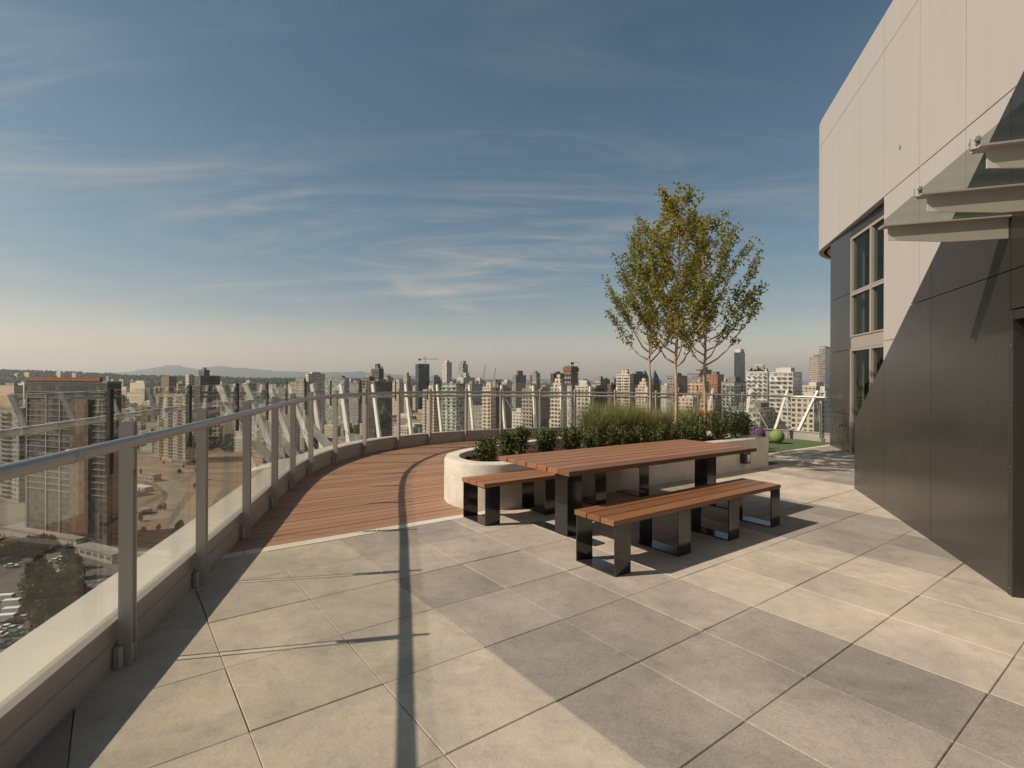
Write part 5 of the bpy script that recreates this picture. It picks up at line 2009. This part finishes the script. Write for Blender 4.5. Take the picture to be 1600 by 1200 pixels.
# cirrus: noise on the plane of the cloud layer
den = math_(nt, 'ADD', zz_, 0.12)
cx_ = math_(nt, 'DIVIDE', sepd.outputs[0], den)
cy_ = math_(nt, 'DIVIDE', sepd.outputs[1], den)
cv = N(nt, 'ShaderNodeCombineXYZ')
L(nt, cx_, cv.inputs[0])
L(nt, cy_, cv.inputs[1])
mp = N(nt, 'ShaderNodeMapping')
mp.inputs['Rotation'].default_value = (0, 0, R(20))
mp.inputs['Scale'].default_value = (0.5, 1.7, 1)
mp.inputs['Location'].default_value = (7.7, 2.9, 0)
L(nt, cv.outputs[0], mp.inputs['Vector'])
n1 = noise(nt, mp.outputs[0], 1.25, 13, 0.66, 1.6)
n2 = noise(nt, cv.outputs[0], 0.55, 3, 0.5)
cl = math_(nt, 'MULTIPLY', math_(nt, 'POWER', maprange(nt, n1, 0.43, 0.72), 1.25), maprange(nt, n2, 0.34, 0.58))
cl = math_(nt, 'MULTIPLY', cl, maprange(nt, zz_, 0.02, 0.14))
cl = math_(nt, 'MULTIPLY', cl, maprange(nt, zz_, 0.46, 0.2, 0.22, 1.0))
cl = math_(nt, 'MULTIPLY', cl, maprange(nt, sepd.outputs[0], 0.45, -0.1, 0.55, 1.0))
# one brighter tuft of cirrus, left of the middle
dx_ = math_(nt, 'ADD', sepd.outputs[0], 0.155)
dz_ = math_(nt, 'ADD', math_(nt, 'SUBTRACT', sepd.outputs[2], 0.158), math_(nt, 'MULTIPLY', dx_, 0.27))
qx = math_(nt, 'POWER', math_(nt, 'ABSOLUTE', math_(nt, 'DIVIDE', dx_, 0.095)), 2.0)
qz = math_(nt, 'POWER', math_(nt, 'ABSOLUTE', math_(nt, 'DIVIDE', dz_, 0.026)), 2.0)
tuft = math_(nt, 'MAXIMUM', math_(nt, 'SUBTRACT', 1.0, math_(nt, 'ADD', qx, qz)), 0.0)
tuft = math_(nt, 'MULTIPLY', tuft, math_(nt, 'GREATER_THAN', sepd.outputs[1], 0.0))
mp3 = N(nt, 'ShaderNodeMapping')
mp3.inputs['Rotation'].default_value = (0, R(16), 0)
mp3.inputs['Scale'].default_value = (9, 9, 34)
L(nt, tc.outputs['Generated'], mp3.inputs['Vector'])
n3 = noise(nt, mp3.outputs[0], 1.0, 9, 0.65, 1.2)
cl = math_(nt, 'MINIMUM', math_(nt, 'ADD', cl, math_(nt, 'MULTIPLY', math_(nt, 'MULTIPLY', tuft, maprange(nt, n3, 0.36, 0.68)), 0.75)), 1.0)
tint = ramp(nt, zz_, [(0.0, (2.25, 1.74, 1.52)), (0.05, (1.88, 1.53, 1.35)), (0.12, (1.2, 1.13, 1.02)), (0.22, (0.93, 1.04, 0.96)), (0.5, (0.72, 0.94, 0.88)), (1.0, (0.58, 0.82, 0.80))])
skc = mixc(nt, 1.0, sky.outputs[0], tint, 'MULTIPLY')
skc = mixc(nt, math_(nt, 'MULTIPLY', cl, 0.85), skc, (7.0, 6.2, 5.3))
L(nt, skc, bg.inputs['Color'])
bg.inputs['Strength'].default_value = 0.058

cam = bpy.data.cameras.new('camera')
co = bpy.data.objects.new('camera', cam)
COL.objects.link(co)
cr, sr = math.cos(ROLL), math.sin(ROLL)
co.matrix_world = Matrix(((cr, -sr, 0, 0), (0, 0, -1, 0), (sr, cr, 0, H), (0, 0, 0, 1)))
cam.sensor_width = 36
cam.lens = F / 1600 * 36
cam.shift_y = -(600 - CY) / 1600
cam.clip_start = 0.05
cam.clip_end = 120000
S.camera = co
S.view_settings.view_transform = 'Standard'
S.view_settings.look = 'None'
S.view_settings.exposure = 0.40
S.view_settings.gamma = 1.0
S.render.engine = 'CYCLES'
S.cycles.max_bounces = 10
S.cycles.transparent_max_bounces = 24
for o in bpy.data.objects:
    if 'org' in o:
        del o['org']
